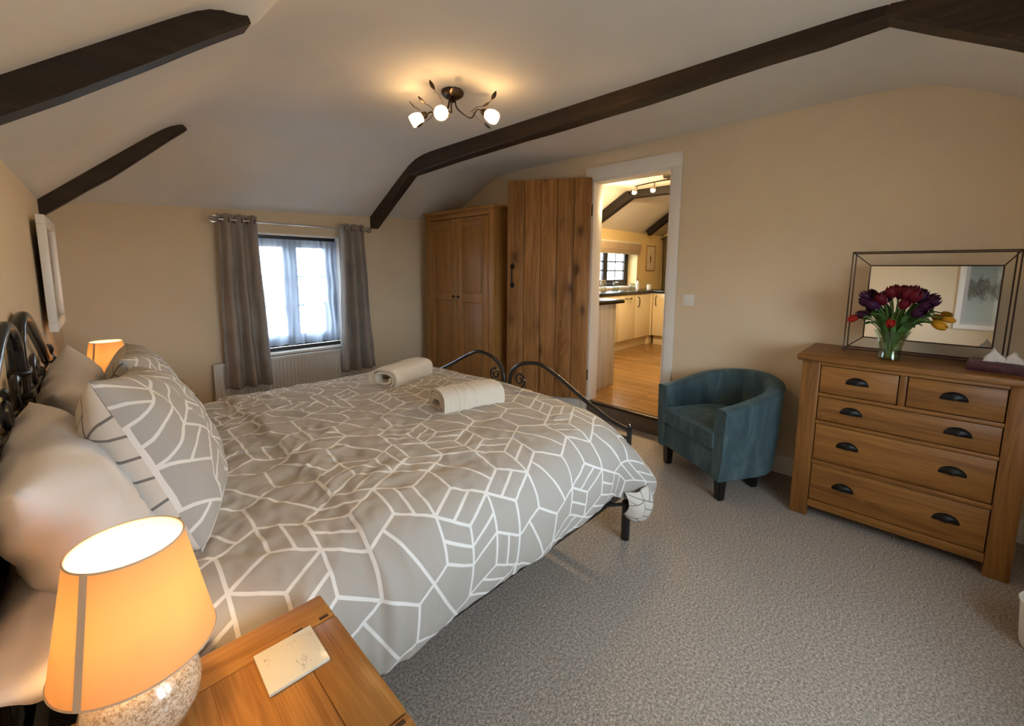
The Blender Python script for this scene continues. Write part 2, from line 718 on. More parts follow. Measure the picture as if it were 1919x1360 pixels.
def zwin(x):
    p = [(-.3, 1.80), (.73, 1.845), (1.94, 1.895), (2.9, 1.935), (3.5, 1.95)]
    for (a, b), (c, d) in zip(p, p[1:]):
        if x <= c: return lerp(b, d, clamp((x - a) / (c - a)))
    return p[-1][1]


def ceil_z(x, y):
    left = 1.745 + lerp(.76, .88, clamp((y - 1.6) / 2.05)) * (x - xleft(y))
    zw = zwin(x)
    win = zw + (ZC - zw) / lerp(.64, .90, sstep(.5, 2.4, x)) * (D - y)
    near = ZC - .56 * (.10 - y)
    a = softmin([ZC + .004, left], .055)
    # plaster sags onto the tips of the two short rafters
    hump = .085 * math.exp(-((x - .46) / .085) ** 2 - ((y - 1.65) / .10) ** 2)
    hump += .030 * math.exp(-((x - .62) / .08) ** 2 - ((y - 3.70) / .10) ** 2)
    return softmin([a, win + .012, near + .012], .045) - hump


mb = MB()
mb.box(-.6, YN - .1, -.1, XR + .02, D + .1, 0, bev=0)
fl = struct(mb.build('floor', m_carpet, smooth=0), 'speckled grey beige fitted carpet covering the bedroom floor')

mb = MB()
X0, X1, Y0, Y1 = -.45, XR + .06, YN - .06, D + .06
mb.grid(lambda u, v: Vector((lerp(X0, X1, u), lerp(Y0, Y1, v), ceil_z(lerp(X0, X1, u), lerp(Y0, Y1, v)))), 110, 200)
ceil = mb.build('ceiling', m_ceil, smooth=80)
md = ceil.modifiers.new('thickness', 'SOLIDIFY')
md.thickness = .06
md.offset = 1
struct(ceil, 'off white ceiling, flat in the middle and sloping down to the walls')

# left wall, slightly out of square
mb = MB()
ya, yb = YN - .1, D + .1
mb.prism([(xleft(ya) - .15, ya), (xleft(ya), ya), (xleft(yb), yb), (xleft(yb) - .15, yb)], -.05, 2.1)
struct(mb.build('wall_left', m_wall, smooth=0), 'cream painted wall behind the black metal headboard')

# window wall with an opening
WX0, WX1, WZ0, WZ1 = 1.02, 1.903, .575, 1.685
mb = MB()
for d in ((-.4, WX0, -.05, 2.2), (WX1, XR + WT, -.05, 2.2), (WX0, WX1, -.05, WZ0), (WX0, WX1, WZ1, 2.2)):
    mb.box(d[0], D, d[2], d[1], D + .22, d[3], bev=0)
struct(mb.build('wall_far', m_wall, smooth=0), 'cream painted wall around the curtained window')

# door wall
DY0, DY1, DZ0, DZ1 = 1.49, 2.225, .153, 2.165
mb = MB()
mb.box(XR, YN - .1, -.05, XR + WT, DY0, 2.5, bev=0)
mb.box(XR, DY1, -.05, XR + WT, D + .1, 2.5, bev=0)
mb.box(XR, DY0, DZ1, XR + WT, DY1, 2.5, bev=0)
mb.box(XR + .02, DY0, -.05, XR + WT, DY1, DZ0 - .03, bev=0)
struct(mb.build('wall_right', m_wall, smooth=0), 'cream painted wall pierced by the kitchen doorway')

# near wall behind the photographer, with its own window
NX0, NX1, NZ0, NZ1 = .60, 2.00, .62, 1.66
mb = MB()
for d in ((-.4, NX0, -.05, 2.3), (NX1, XR + WT, -.05, 2.3), (NX0, NX1, -.05, NZ0), (NX0, NX1, NZ1, 2.3)):
    mb.box(d[0], YN - .22, d[2], d[1], YN, d[3], bev=0)
struct(mb.build('wall_near', m_wall, smooth=0), 'cream painted wall behind the photographer with a second window')

# baseboards
def skirting(name, dims, label, mat=None):
    return struct(bx(name, dims, mat or m_white, None, .006), label)


skirting('baseboard_right', (XR - .018, YN, 0, XR, DY0 - .07, .13), 'white skirting board below the cream wall behind chair and chest')
skirting('baseboard_right.001', (XR - .018, DY1 + .065, 0, XR, D, .145), 'white skirting board behind the open oak door')
skirting('baseboard_far', (-.1, D - .018, 0, XR - .02, D, .13), 'white skirting board under the curtained window')

# door casing and step
tr = sthing('trim_1', 'white painted door casing around the kitchen doorway')
mb = MB()
mb.box(XR - .016, DY0 - .072, .0, XR + .002, DY0 + .0, DZ1 + .0, bev=.003)
mb.build('architrave', m_white, tr)
MB().box(XR - .016, DY1, .0, XR + .002, DY1 + .066, DZ1, bev=.003).build('architrave', m_white, tr)
MB().box(XR - .016, DY0 - .072, DZ1, XR + .002, DY1 + .066, DZ1 + .105, bev=.003).build('architrave', m_white, tr)
MB().box(XR - .004, DY0, DZ0 - .02, XR + WT + .005, DY0 + .02, DZ1, bev=.002).build('door_jamb', m_white, tr)
MB().box(XR - .004, DY1 - .02, DZ0 - .02, XR + WT + .005, DY1, DZ1, bev=.002).build('door_jamb', m_white, tr)
MB().box(XR - .004, DY0 + .02, DZ1 - .02, XR + WT + .005, DY1 - .02, DZ1, bev=.002).build('door_jamb', m_white, tr)
o = MB().box(XR + .02, DY0 + .012, 1.335, XR + .055, DY0 + .034, 1.50, bev=.004).build('latch_keep', m_iron, tr)
o['label'] = 'black iron latch keeper'
tr2 = sthing('trim_2', 'carpeted step with a dark nosing strip under the kitchen doorway')
MB().box(XR + .006, DY0 + .002, 0, XR + .03, DY1 - .002, DZ0 - .022, bev=.004).build('step_riser', m_riser, tr2)
MB().box(XR - .004, DY0 + .002, DZ0 - .021, XR + .05, DY1 - .002, DZ0 + .002, bev=.004).build('nosing', m_bronze, tr2)

# ------------------------------------------------------------------ door leaf of five planks
hinge = Vector((XR - .012, DY1 - .005, 0))
free = Vector((2.865, 2.875, 0))
dv = (free - hinge)
dw = dv.length
dr = thing('door_1', 'open ledged oak plank door hinged at the kitchen doorway', None, (hinge.x, hinge.y, 0), math.atan2(dv.y, dv.x))
dr['kind'] = 'structure'
dr['category'] = 'door'
ws = [.155, .155, .150, .158, .162]
tot = sum(ws)
p = 0.0
DB, DT = .168, 2.185
for w in ws:
    a, b = p / tot * dw, (p + w) / tot * dw
    bx('plank', (a + .0012, -.018, DB, b - .0012, .018, DT), doorwood, dr, .0065)
    p += w
for z in (.45, 1.15, 1.85):
    bx('ledge', (.05, -.045, z - .06, dw - .05, -.0185, z + .06), doorwood, dr, .005)
# pull handle on the camera side (local +y is the room side after opening)
hx = dw - .052
SGN = 1
mb = MB()
y0 = SGN * .018
mb.tube([(hx, y0 + SGN * .012, 1.385), (hx, y0 + SGN * .030, 1.36), (hx, y0 + SGN * .034, 1.315), (hx, y0 + SGN * .030, 1.27), (hx, y0 + SGN * .012, 1.245)], .0065, 10, 5)
for z, s in ((1.40, 1), (1.23, -1)):
    pts = [(hx + px, z + s * pz) for px, pz in ((0, .035), (.012, .022), (.022, .006), (.018, -.012), (.008, -.022), (-.008, -.022), (-.018, -.012), (-.022, .006), (-.012, .022))]
    mb.prism(pts, min(y0, y0 + SGN * .008), max(y0, y0 + SGN * .008), 1)
o = mb.build('pull_handle', m_iron, dr)
o['label'] = 'black iron pull handle'
for z in (.40, 1.90):
    MB().tube([(.0, .0, z - .05), (0, 0, z + .05)], .008).build('hinge', m_iron, dr)

# ------------------------------------------------------------------ bedroom window
def window(name, label, x0, x1, z0, z1, yf, sgn, bars=2, bw=.035, cas=2, mats=(m_darkframe, m_bar), vbar=False):
    w = sthing(name, label)
    t = .05
    fy0, fy1 = sorted((yf, yf + sgn * .06))
    mb = MB()
    mb.box(x0, fy0, z0, x1, fy1, z0 + t)
    mb.box(x0, fy0, z1 - t, x1, fy1, z1)
    mb.box(x0, fy0, z0 + t, x0 + t, fy1, z1 - t)
    mb.box(x1 - t, fy0, z0 + t, x1, fy1, z1 - t)
    mb.build('window_frame', mats[0], w)
    n = cas
    span = (x1 - x0 - 2 * t) / n
    for i in range(n):
        a, b = x0 + t + i * span + .002, x0 + t + (i + 1) * span - .002
        c0, c1 = z0 + t + .002, z1 - t - .002
        cy0, cy1 = sorted((yf + sgn * .008, yf + sgn * .05))
        mb = MB()
        s = .062
        mb.box(a, cy0, c0, b, cy1, c0 + s)
        mb.box(a, cy0, c1 - s, b, cy1, c1)
        mb.box(a, cy0, c0 + s, a + s, cy1, c1 - s)
        mb.box(b - s, cy0, c0 + s, b, cy1, c1 - s)
        cs = mb.build('casement', mats[0], w)
        zs = [c0 + s + (c1 - c0 - 2 * s) * k / (bars + 1) for k in range(bars + 2)]
        xs = [a + s, b - s] if not vbar else [a + s, (a + b) / 2, b - s]
        gy = yf + sgn * .03
        for k in range(bars):
            MB().box(a + s, gy - .011, zs[k + 1] - .012, b - s, gy + .011, zs[k + 1] + .012).build('glazing_bar', mats[1], cs)
        if vbar:
            MB().box(xs[1] - .008, gy - .009, c0 + s, xs[1] + .008, gy + .009, c1 - s).build('glazing_bar', mats[1], cs)
        for k in range(bars + 1):
            for q in range(len(xs) - 1):
                MB().box(xs[q] + .001, gy - .002, zs[k] + .001, xs[q + 1] - .001, gy + .002, zs[k + 1] - .001, bev=0).build('glass_pane', m_glass, cs)
    return w


w1 = window('window_1', 'dark framed casement window behind the net curtain', WX0 + .002, WX1 - .002, WZ0 + .035, WZ1 - .002, D + .10, 1)
MB().box(WX0, D - .028, WZ0 - .022, WX1 + .0, D + .17, WZ0 + .002, bev=.005).build('window_sill', m_white, w1)
MB().box(WX0 + .002, D + .055, WZ0 + .003, WX1 - .002, D + .10, WZ0 + .034, bev=.003).build('black_ledge', m_darkframe, w1)
mb = MB()
mb.box(WX0 - .005, D - .003, WZ1 - .012, WX1 + .012, D + .05, WZ1 + .004, bev=.002)
mb.box(WX1 - .004, D - .003, WZ0, WX1 + .012, D + .10, WZ1 - .012, bev=.002)
mb.build('reveal_edge', m_white, w1)
w2 = window('window_2', 'dark framed casement window in the wall behind the photographer', NX0 + .002, NX1 - .002, NZ0 + .002, NZ1 - .002, YN - .10, -1)
MB().box(NX0, YN - .17, NZ0 - .022, NX1, YN + .028, NZ0 + .001, bev=.005).build('window_sill', m_white, w2)

# net curtain
def sheer(u, v):
    x = lerp(WX0 + .01, WX1 - .01, u)
    z = lerp(WZ1 - .045, WZ0 + .055, v)
    gather = .010 * math.sin(u * 95 + 2 * fbm(u * 6, v * 2)) * (1 - .5 * v) + .016 * math.sin(u * 33 + 3 * fbm(u * 3, v * 1.5, 3)) * (.4 + v)
    z += .010 * fbm(u * 12, 5, 1) * v
    return Vector((x, D + .045 + gather, z))


mb = MB()
mb.grid(sheer, 220, 24)
tag(mb.build('net_curtain', m_sheer, smooth=180), 'sheer white net curtain, daylight blue in its colour, hanging inside the bedroom window', 'curtain')

# curtain pole
RODY, RODZ = D - .128, 1.766
pole = thing('curtain_pole', 'slim steel curtain pole with open cage finials above the window', 'curtain rail', (1.49, RODY, RODZ))
MB().tube([(-.64, 0, 0), (.64, 0, 0)], .0085, 12).build('rod', m_chrome, pole)
for sx in (-1, 1):
    c = sx * .672
    mb = MB()
    for k in range(5):
        a = k * math.pi / 5 + .3
        ring = [(c + .033 * math.cos(t), .026 * math.sin(t) * math.cos(a), .026 * math.sin(t) * math.sin(a)) for t in [2 * math.pi * i / 20 for i in range(20)]]
        mb.tube(ring, .0032, 6, closed=True)
    mb.lathe([(0, -.012), (.009, -.009), (.012, 0), (.009, .009), (0, .012)], (c, 0, 0), 12)
    mb.build('finial', m_chrome, pole)
for bx_ in (-.60, .60):
    mb = MB()
    mb.tube([(bx_, .120, 0), (bx_, 0, 0)], .006, 8)
    mb.lathe([(0, -.006), (.02, -.006), (.02, .004), (0, .004)], (bx_, .123, 0), 16, mtx=Matrix.Rotation(math.pi / 2, 4, 'X'))
    mb.build('bracket', m_chrome, pole)


def curtain(label, xt0, xt1, xb0, xb1, ztop, zbot, y, seed, folds, name='curtain', mat=m_curtain, amp=.032, rodz=RODZ, eyelets=True, parent_rod=True, axis='x'):
    t = thing(name, label, 'curtain', (0, 0, 0))
    def yoff(u, v):
        a = amp * (.8 + .5 * v)
        return a * math.sin(u * folds * 2 * math.pi + seed + .5 * fbm(u * 3, v * 2, seed)) + .012 * fbm(u * 5, v * 3, seed + 4)
    def f(u, v):
        e = v ** 1.3
        x = lerp(lerp(xt0, xt1, u), lerp(xb0, xb1, u), e) + .012 * fbm(u * 4, v * 2.2, seed + 9) * v
        z = lerp(ztop, zbot, v) + (  .0045 * math.sin(u * folds * 4 * math.pi + seed) * (1 - v))
        yy = y + yoff(u, v)
        return Vector((x, yy, z)) if axis == 'x' else Vector((yy, x, z))
    mb = MB()
    mb.grid(f, 140, 60)
    o = mb.build('drape', mat, t, smooth=180)
    md = o.modifiers.new('thickness', 'SOLIDIFY')
    md.thickness = .004
    if eyelets:
        for k in range(int(folds * 2)):
            u = (k + .5) / (folds * 2)
            c = f(u, (ztop - rodz) / (ztop - zbot))
            mb = MB()
            ring = []
            tx = 1 if axis == 'x' else 0
            for i in range(20):
                a = 2 * math.pi * i / 20
                n = Vector((math.cos(a) * .25, math.cos(a) * .97, math.sin(a))) if axis == 'x' else Vector((math.cos(a) * .97, math.cos(a) * .25, math.sin(a)))
                ring.append(c + n * .021)
            mb.tube(ring, .004, 6, closed=True)
            mb.build('eyelet', m_pewter, t)
    return t


curtain('long taupe eyelet curtain at the left of the bedroom window', .845, 1.135, .825, 1.185, 1.812, .325, RODY, .6, 3, amp=.038)
curtain('taupe eyelet curtain at the right of the bedroom window, lit along its inner edge', 1.868, 2.115, 1.835, 2.205, 1.812, .315, RODY, 2.6, 3, amp=.038)

# radiator under the window
def radiator(label, x0, x1, yb, sgn, z0, z1):
    r = thing('radiator', label, 'radiator', ((x0 + x1) / 2, yb, 0))
    L = (x1 - x0) / 2
    n = int((x1 - x0) / .033)
    def f(u, v):
        x = lerp(-L, L, u)
        g = (u * n) % 1.0
        e = min(1, min(v, 1 - v) / .06)
        d = .010 * (sstep(.12, .3, g) - sstep(.7, .88, g)) * sstep(0, 1, e)
        return Vector((x, sgn * (.052 + d), lerp(z0, z1 - .012, v)))
    mb = MB()
    mb.grid(f, n * 8, 14, flip=(sgn > 0))
    mb.box(-L, sgn * .022 if sgn > 0 else -.052, z0, L, .052 if sgn > 0 else -.022, z1 - .012, bev=.004)
    mb.build('panel', m_radw, r, smooth=50)
    mb = MB()
    mb.box(-L - .004, min(sgn * .02, sgn * .064), z1 - .035, L + .004, max(sgn * .02, sgn * .064), z1, bev=.004)
    for k in range(int((x1 - x0) / .022)):
        xx = -L + .012 + k * .022
        mb.box(xx, min(sgn * .028, sgn * .056), z1 - .002, xx + .012, max(sgn * .028, sgn * .056), z1 + .001, bev=0, mi=1)
    mb.build('top_grille', [m_radw, m_dark], r)
    for s in (-1, 1):
        MB().box(s * L - .006, min(sgn * .02, sgn * .064), z0, s * L + .006, max(sgn * .02, sgn * .064), z1 - .03, bev=.003).build('side_panel', m_radw, r)
        MB().tube([(s * (L - .04), sgn * .04, 0), (s * (L - .04), sgn * .04, z0 + .01)], .008).build('pipe', m_chrome, r)
    for s in (-.6, .6):
        MB().box(s * L - .02, min(sgn * .001, sgn * .021), z0 + .1, s * L + .02, max(sgn * .001, sgn * .021), z1 - .1, bev=0).build('bracket', m_radw, r)
    return r


radiator('white ribbed radiator below the bedroom window', .755, 2.02, D, -1, .12, .548)
radiator('white ribbed radiator on the wall behind the photographer', .9, 2.26, YN, 1, .06, .50)

# ------------------------------------------------------------------ beams
def beam(name, label, path, width, depth, mat, axis, off, cat='beam'):
    """path: list of (a, zbottom); swept in a vertical plane. axis 0: a is x at y=off, axis 1: a is y at x=off"""
    n = len(path)
    mb = MB()
    secs = []
    for i, (a, z) in enumerate(path):
        da = path[min(i + 1, n - 1)][0] - path[max(i - 1, 0)][0]
        dz = path[min(i + 1, n - 1)][1] - path[max(i - 1, 0)][1]
        l = math.hypot(da, dz)
        na, nz = -dz / l, da / l
        if nz < 0: na, nz = -na, -nz
        if 0 < i < n - 1:
            # mitre
            l1 = Vector((path[i][0] - path[i - 1][0], path[i][1] - path[i - 1][1])).normalized()
            l2 = Vector((path[i + 1][0] - path[i][0], path[i + 1][1] - path[i][1])).normalized()
            c = max(.3, math.sqrt((1 + l1.dot(l2)) / 2))
        else: c = 1
        d = depth[i] if isinstance(depth, (list, tuple)) else depth
        pts = []
        cm = .010
        wob = .006 * fbm(a * 3, z * 3, off)
        for w, h in ((-width / 2, d), (-width / 2, cm), (-width / 2 + cm, 0), (width / 2 - cm, 0), (width / 2, cm), (width / 2, d)):
            A, Z = a + na * h / c, z + nz * h / c
            if axis == 0: pts.append(mb.bm.verts.new((A, off + w, Z + wob)))
            else: pts.append(mb.bm.verts.new((off + w, A, Z + wob)))
        secs.append(pts)
    for a, b in zip(secs, secs[1:]):
        for k in range(6): mb.bm.faces.new([a[k], a[(k + 1) % 6], b[(k + 1) % 6], b[k]])
    mb.bm.faces.new(secs[0])
    mb.bm.faces.new(list(reversed(secs[-1])))
    bmesh.ops.recalc_face_normals(mb.bm, faces=mb.bm.faces)
    return mb.build(name, mat, None, smooth=25)


def resample(pts, k):
    out = []
    for (a, b), (c, d) in zip(pts, pts[1:]):
        for j in range(k): out.append((lerp(a, c, j / k), lerp(b, d, j / k)))
    out.append(pts[-1])
    return out


def clip_beam(o): return o


XB = 2.30
t = thing('roof_truss', 'long dark stained ceiling beam with a kinked rafter at each end', 'beam', (0, 0, 0))
o = beam('rafter', '', resample([(D - .002, 1.80), (3.565, 2.248)], 6), .10, [.13] * 7, beamwood_y, 1, XB)
o.parent = t
o = beam('collar_beam', '', resample([(3.60, 2.243), (2.4, 2.280), (1.25, 2.296), (.21, 2.335)], 5), .105, .16, beamwood_y, 1, XB)
o.parent = t
o = beam('rafter', '', resample([(.225, 2.345), (YN + .005, 1.775)], 6), .112, .16, beamwood_y, 1, XB)
o.parent = t
o = beam('rafter', '', resample([(-.14, 1.634), (.201, 1.922), (.60, 2.288)], 6), .10, .14, beamwood, 0, 3.70)
o.name = 'roof_rafter'
tag(o, 'short dark rafter rising from the corner beside the curtained window', 'beam', 'rafters over the bed')
o = beam('rafter', '', resample([(xleft(1.65) - .02, 1.650), (.132, 1.892), (.452, 2.140)], 6), .10, .14, beamwood, 0, 1.65)
o.name = 'roof_rafter.001'
tag(o, 'thick dark rafter nearest the camera, above the near pillows', 'beam', 'rafters over the bed')

# ------------------------------------------------------------------ ceiling light
def ceiling_light():
    cx, cy = 1.606, 2.07
    zc = ceil_z(cx, cy)
    t = thing('ceiling_light', 'bronze leaf ceiling light with three lit glass tulip shades', 'light', (cx, cy, zc))
    MB().lathe([(0, 0), (.062, 0), (.066, -.008), (.062, -.022), (.045, -.036), (.02, -.042), (0, -.042)]).build('ceiling_rose', m_bronze, t)
    MB().lathe([(0, -.04), (.012, -.045), (.014, -.06), (0, -.066)]).build('boss', m_bronze, t)
    for (sx, sy, sz) in ((1.455 - cx, 2.195 - cy, -.165), (1.437 - cx, 1.945 - cy, -.195), (1.712 - cx, 1.868 - cy, -.160)):
        d = Vector((sx, sy, 0)).normalized()
        L = math.hypot(sx, sy)
        sd = Vector((-d.y, d.x, 0))
        mb = MB()
        mb.tube([d * .015 + Vector((0, 0, -.04)), d * .03 + Vector((0, 0, -.10)), d * (L * .45) + sd * .02 + Vector((0, 0, -.15)), d * (L - .075) + Vector((0, 0, sz + .045)), d * (L - .035) + Vector((0, 0, sz + .025))], .0045, 8, 8)
        arm = mb.build('arm', m_bronze, t)
        # shade axis points outward and a little down
        ax = (d * .86 + Vector((0, 0, -.5))).normalized()
        b = d * (L - .04) + Vector((0, 0, sz + .03))
        mt = ax.to_track_quat('Z', 'Y').to_matrix().to_4x4()
        MB().lathe([(0, -.012), (.012, -.010), (.019, .004), (.021, .020), (.017, .022), (0, .022)], b, 20, mtx=mt).build('shade_holder', m_bronze, t)
        MB().lathe([(.014, .018), (.026, .028), (.034, .048), (.037, .068), (.034, .086), (.030, .094), (.028, .092), (.032, .084), (.035, .068), (.032, .048), (.024, .030), (.014, .022)], b, 28, mtx=mt).build('glass_shade', m_tulipglass, t)
        MB().lathe([(0, .024), (.010, .028), (.016, .042), (.016, .054), (.010, .066), (0, .070)], b, 12, mtx=mt).build('bulb', m_bulb_c, t)
        # leaves on stalks
        for k, (fa, up_, sdk) in enumerate(((.5, .035, .7), (.85, .055, -.6), (.55, -.055, .35))):
            root = d * (L * fa) + Vector((0, 0, -.10 - .05 * fa))
            tip = root + d * .055 + sd * (.05 * sdk) + Vector((0, 0, up_))
            mb = MB()
            mb.tube([root, root + (tip - root) * .5 + Vector((0, 0, .012 if up_ > 0 else -.008)), tip], .0018, 6, 5)
            dirn = (tip - root).normalized()
            side = dirn.cross(Vector((.3, .2, 1))).normalized()
            nn = side.cross(dirn)
            def lf(u, v, tip=tip, dirn=dirn, side=side, nn=nn):
                w = .012 * math.sin(math.pi * min(1, u * .97 + .015)) ** .8
                return tip + dirn * (u * .055) + side * ((v - .5) * 2 * w) + nn * (.012 * (u - .3) ** 2 + .004 * abs(v - .5))
            mb.grid(lf, 10, 4)
            lo = mb.build('leaf', m_bronze, t, smooth=180)
    return t


ceiling_light()

# ------------------------------------------------------------------ bed
BY0, BY1, BXF = 1.02, 2.88, 1.95
BC = 1.955
bed = thing('bed', 'black metal bedstead with arched scrollwork head and foot ends', 'bed', (0, 0, 0))


def xh(y): return -.146 + .035 * (y - 1.95)


def spiral(c, r0, r1, turns, start, plane, n=26, sgn=1):
    out = []
    for i in range(n + 1):
        f = i / n
        a = start + sgn * turns * 2 * math.pi * f
        r = lerp(r0, r1, f)
        out.append(plane(c[0] + r * math.cos(a), c[1] + r * math.sin(a)))
    return out


def PH(y, z): return Vector((xh(y), y, z))
def PF(y, z): return Vector((BXF, y, z))


def bed_end(P, zb, apex_off, apex_z, end_off, end_z, mid, r, name, scr):
    for s in (-1, 1):
        mb = MB()
        pts = [P(BC + s * .020, .18), P(BC + s * .020, zb), P(BC + s * (apex_off * .32), lerp(zb, apex_z, .75)), P(BC + s * apex_off, apex_z)]
        for o_, z in mid: pts.append(P(BC + s * o_, z))
        pts.append(P(BC + s * end_off, end_z))
        mb.tube(pts, r, 12, 8)
        mb.build(name + '_hoop', m_black, bed)
    for s in (-1, 1):
        y = BC + s * end_off
        mb = MB()
        mb.tube([P(y, 0), P(y, end_z + .01)], .018 if name == 'head' else .013, 14)
        mb.build('leg', m_black, bed)
        mb = MB()
        b = P(y, end_z)
        k_ = 1.0 if name == 'head' else .6
        mb.lathe([(q_ * k_, w_ * k_) for q_, w_ in ((0, -.03), (.022, -.028), (.026, -.012), (.020, 0), (.012, .008), (.018, .020), (.020, .036), (.014, .050), (0, .056))], b, 18)
        mb.build('finial', m_black, bed)
        for (o_, z, r0, trn, st) in scr:
            c = (BC + s * o_, z)
            MB().tube(spiral(c, r0, r0 * .25, trn, st if s > 0 else math.pi - st, P, sgn=s), r * .55, 8).build('scroll', m_black, bed)
    for zz in ((zb - .02, zb + .05) if name == 'head' else (zb - .06,)):
        b = P(BC, zz)
        MB().box(b.x - .024, b.y - .042, zz - .010, b.x + .024, b.y + .042, zz + .010, bev=.006).build('collar', m_black, bed)


bed_end(PH, 1.00, .165, 1.205, .80, .975, [(.30, 1.175), (.52, 1.075), (.70, .985)], .0165, 'head', [(.30, 1.00, .055, 1.3, 1.2), (.10, 1.02, .045, 1.2, -1.2), (.48, .93, .05, 1.2, .5)])
bed_end(PF, .60, .26, .795, .905, .545, [(.40, .755), (.60, .655), (.78, .575)], .0125, 'foot', [(.115, .665, .05, 1.4, -1.3)])
# lower rails and spindles
for z in (.32, .62, .95): MB().tube([PH(BC - .79, z), PH(BC + .79, z)], .009, 8).build('head_rail', m_black, bed)
for k in range(9):
    y = BC - .72 + k * .18
    MB().tube([PH(y, .32), PH(y, .96)], .006, 8).build('spindle', m_black, bed)
MB().tube([PF(BC - .895, .30), PF(BC + .895, .30)], .012, 10).build('foot_rail', m_black, bed)
MB().tube([PF(BC - .895, .50), PF(BC + .895, .50)], .008, 8).build('foot_rail', m_black, bed)
for y in (BY0 + .035, BY1 - .035):
    bx('side_rail', (xh(y) + .01, y - .014, .20, BXF - .01, y + .014, .262), m_black, bed, .004)
bx('side_rail', (xh(BC) + .01, BC - .02, .20, BXF - .01, BC + .02, .25), m_black, bed, .004)
for k in range(12):
    x = .02 + k * .16
    bx('slat', (x, BY0 + .05, .262, x + .07, BY1 - .05, .275), oak[1], bed, .003)
# short support leg near the foot, seen below the hem
MB().tube([(1.868, BY0 - .016, 0), (1.868, BY0 - .016, .20)], .022, 14).build('support_leg', m_black, bed)
MB().tube([(1.868, BY0 - .016, .19), (1.70, BY0 + .06, .215)], .009, 10).build('brace', m_black, bed)

# mattress
o = bx('mattress', (-.07, BY0 + .05, .28, BXF - .045, BY1 - .05, .555), m_sheet, None, .05, 4)
tag(o, 'deep white mattress lying under the patterned duvet', 'mattress')

# duvet
prof = [(1.018, .235), (1.000, .30), (.990, .38), (.995, .46), (1.020, .535), (1.075, .590), (1.17, .622), (1.40, .640), (1.95, .655),
        (2.50, .640), (2.72, .620), (2.83, .588), (2.89, .53), (2.915, .45), (2.92, .36), (2.92, .28)]
prof = catmull([Vector((a, b, 0)) for a, b in prof], 24)
acc = [0.0]
for a, b in zip(prof, prof[1:]): acc.append(acc[-1] + (b - a).length)
PT = acc[-1]


def pr(s):
    s = clamp(s, 0, PT)
    lo, hi = 0, len(acc) - 1
    while hi - lo > 1:
        m_ = (lo + hi) // 2
        if acc[m_] <= s: lo = m_
        else: hi = m_
    t_ = (s - acc[lo]) / (acc[hi] - acc[lo])
    p_ = prof[lo].lerp(prof[hi], t_)
    n_ = (prof[hi] - prof[lo]).normalized()
    return p_, Vector((-n_.y, n_.x, 0))


DX0, DX1 = .03, 1.985


def duvet_pt(x, s):
    p_, n_ = pr(s)
    y, z = p_.x, p_.y
    # foot end rounds down between mattress and foot rail
    fe = clamp((x - 1.70) / (DX1 - 1.70))
    drop = .11 * fe ** 2.4
    ztop = sstep(.30, .58, z)
    z -= drop * ztop
    # crumpled towards the pillows, smoother at the foot
    rough = 1.0 - .62 * sstep(.55, 1.5, x)
    farq = sstep(1.6, 2.5, y) * (1 - sstep(1.1, 1.7, x))
    wz = fbm(x * 2.1, y * 2.1, 2.0) * .5
    q = Vector((x * 1.0 + y * .55, y * 1.0 - x * .4, 0))
    f1 = 1 - abs(fbm(q.x * 2.2 + wz, q.y * 4.4, 5.0, 2)) * 2
    f2 = 1 - abs(fbm(q.x * 7 + wz * 3, q.y * 4.0, 8.0, 2)) * 2
    f3 = 1 - abs(fbm(x * 11 + wz * 2, y * 12, 11.0, 2)) * 2
    amp = (.0055 * f1 + .0045 * f2) * (.45 + .75 * rough + .5 * farq) + (.0045 * f3 + .0035 * (1 - abs(fbm(x * 5 + y * 9 + wz * 2, y * 5 - x * 3, 14.0, 2)) * 2)) * (.35 + rough)
    puff = .010 * fbm(x * 1.3, y * 1.3, 20)
    amp += puff
    # turned over edge near the pillows
    xe = .50 + .16 * sstep(1.2, 2.9, y) * 0 + .05 * fbm(y * 2.2, 0, 31)
    amp += .016 * sstep(xe - .012, xe + .02, x) * ztop
    # vertical hanging folds on the near side
    hang = 1 - ztop
    amp += hang * (.010 * math.sin(x * 13 + 2 * fbm(x * 2, 0, 4)) * (1 if y < 1.9 else .6))
    v = Vector((x, y, z)) + Vector((0, n_.x, n_.y)) * amp
    # hem rises and falls
    if s < .35: v.z += (.35 - s) / .35 * (.020 * fbm(x * 2.5, 1, 6) + .035 * sstep(1.2, 1.75, x))
    # loose corner flares out at the near foot
    cn = sstep(1.72, 1.98, x) * (1 - sstep(.30, .62, s))
    v += Vector((.085, -.035, -.150)) * cn
    # end of the duvet curls down over the foot edge
    return v


mb = MB()
NU, NV = 230, 330


def duv(u, v): return duvet_pt(lerp(DX0, DX1, u), v * PT)


mb.grid(duv, NU, NV, lambda u, v: (lerp(DX0, DX1, u) * 1.0 + .03, v * PT + .07))
o = mb.build('duvet', [m_duvet, m_duvet_back], None, smooth=180)
md = o.modifiers.new('thickness', 'SOLIDIFY')
md.thickness = .018
md.offset = -1
md.material_offset = 1
md.material_offset_rim = 0
tag(o, 'grey duvet printed with white trellis lines, spread over the bed', 'duvet')
# folded under corner showing the pale reverse
def flap(u, v):
    a = lerp(-1.0, 1.05, u)
    x = 1.925 + .095 * math.sin(a * 1.35) + .02 * v * math.cos(a)
    y = .985 + .060 * (1 - math.cos(a)) - .035 * math.cos(a * 1.2)
    z = lerp(.27, .095 + .055 * a * a, v)
    pl = .006 * math.sin(u * 16 + v * 2)
    return Vector((x, y + pl - .03 * math.sin(v * math.pi), z))


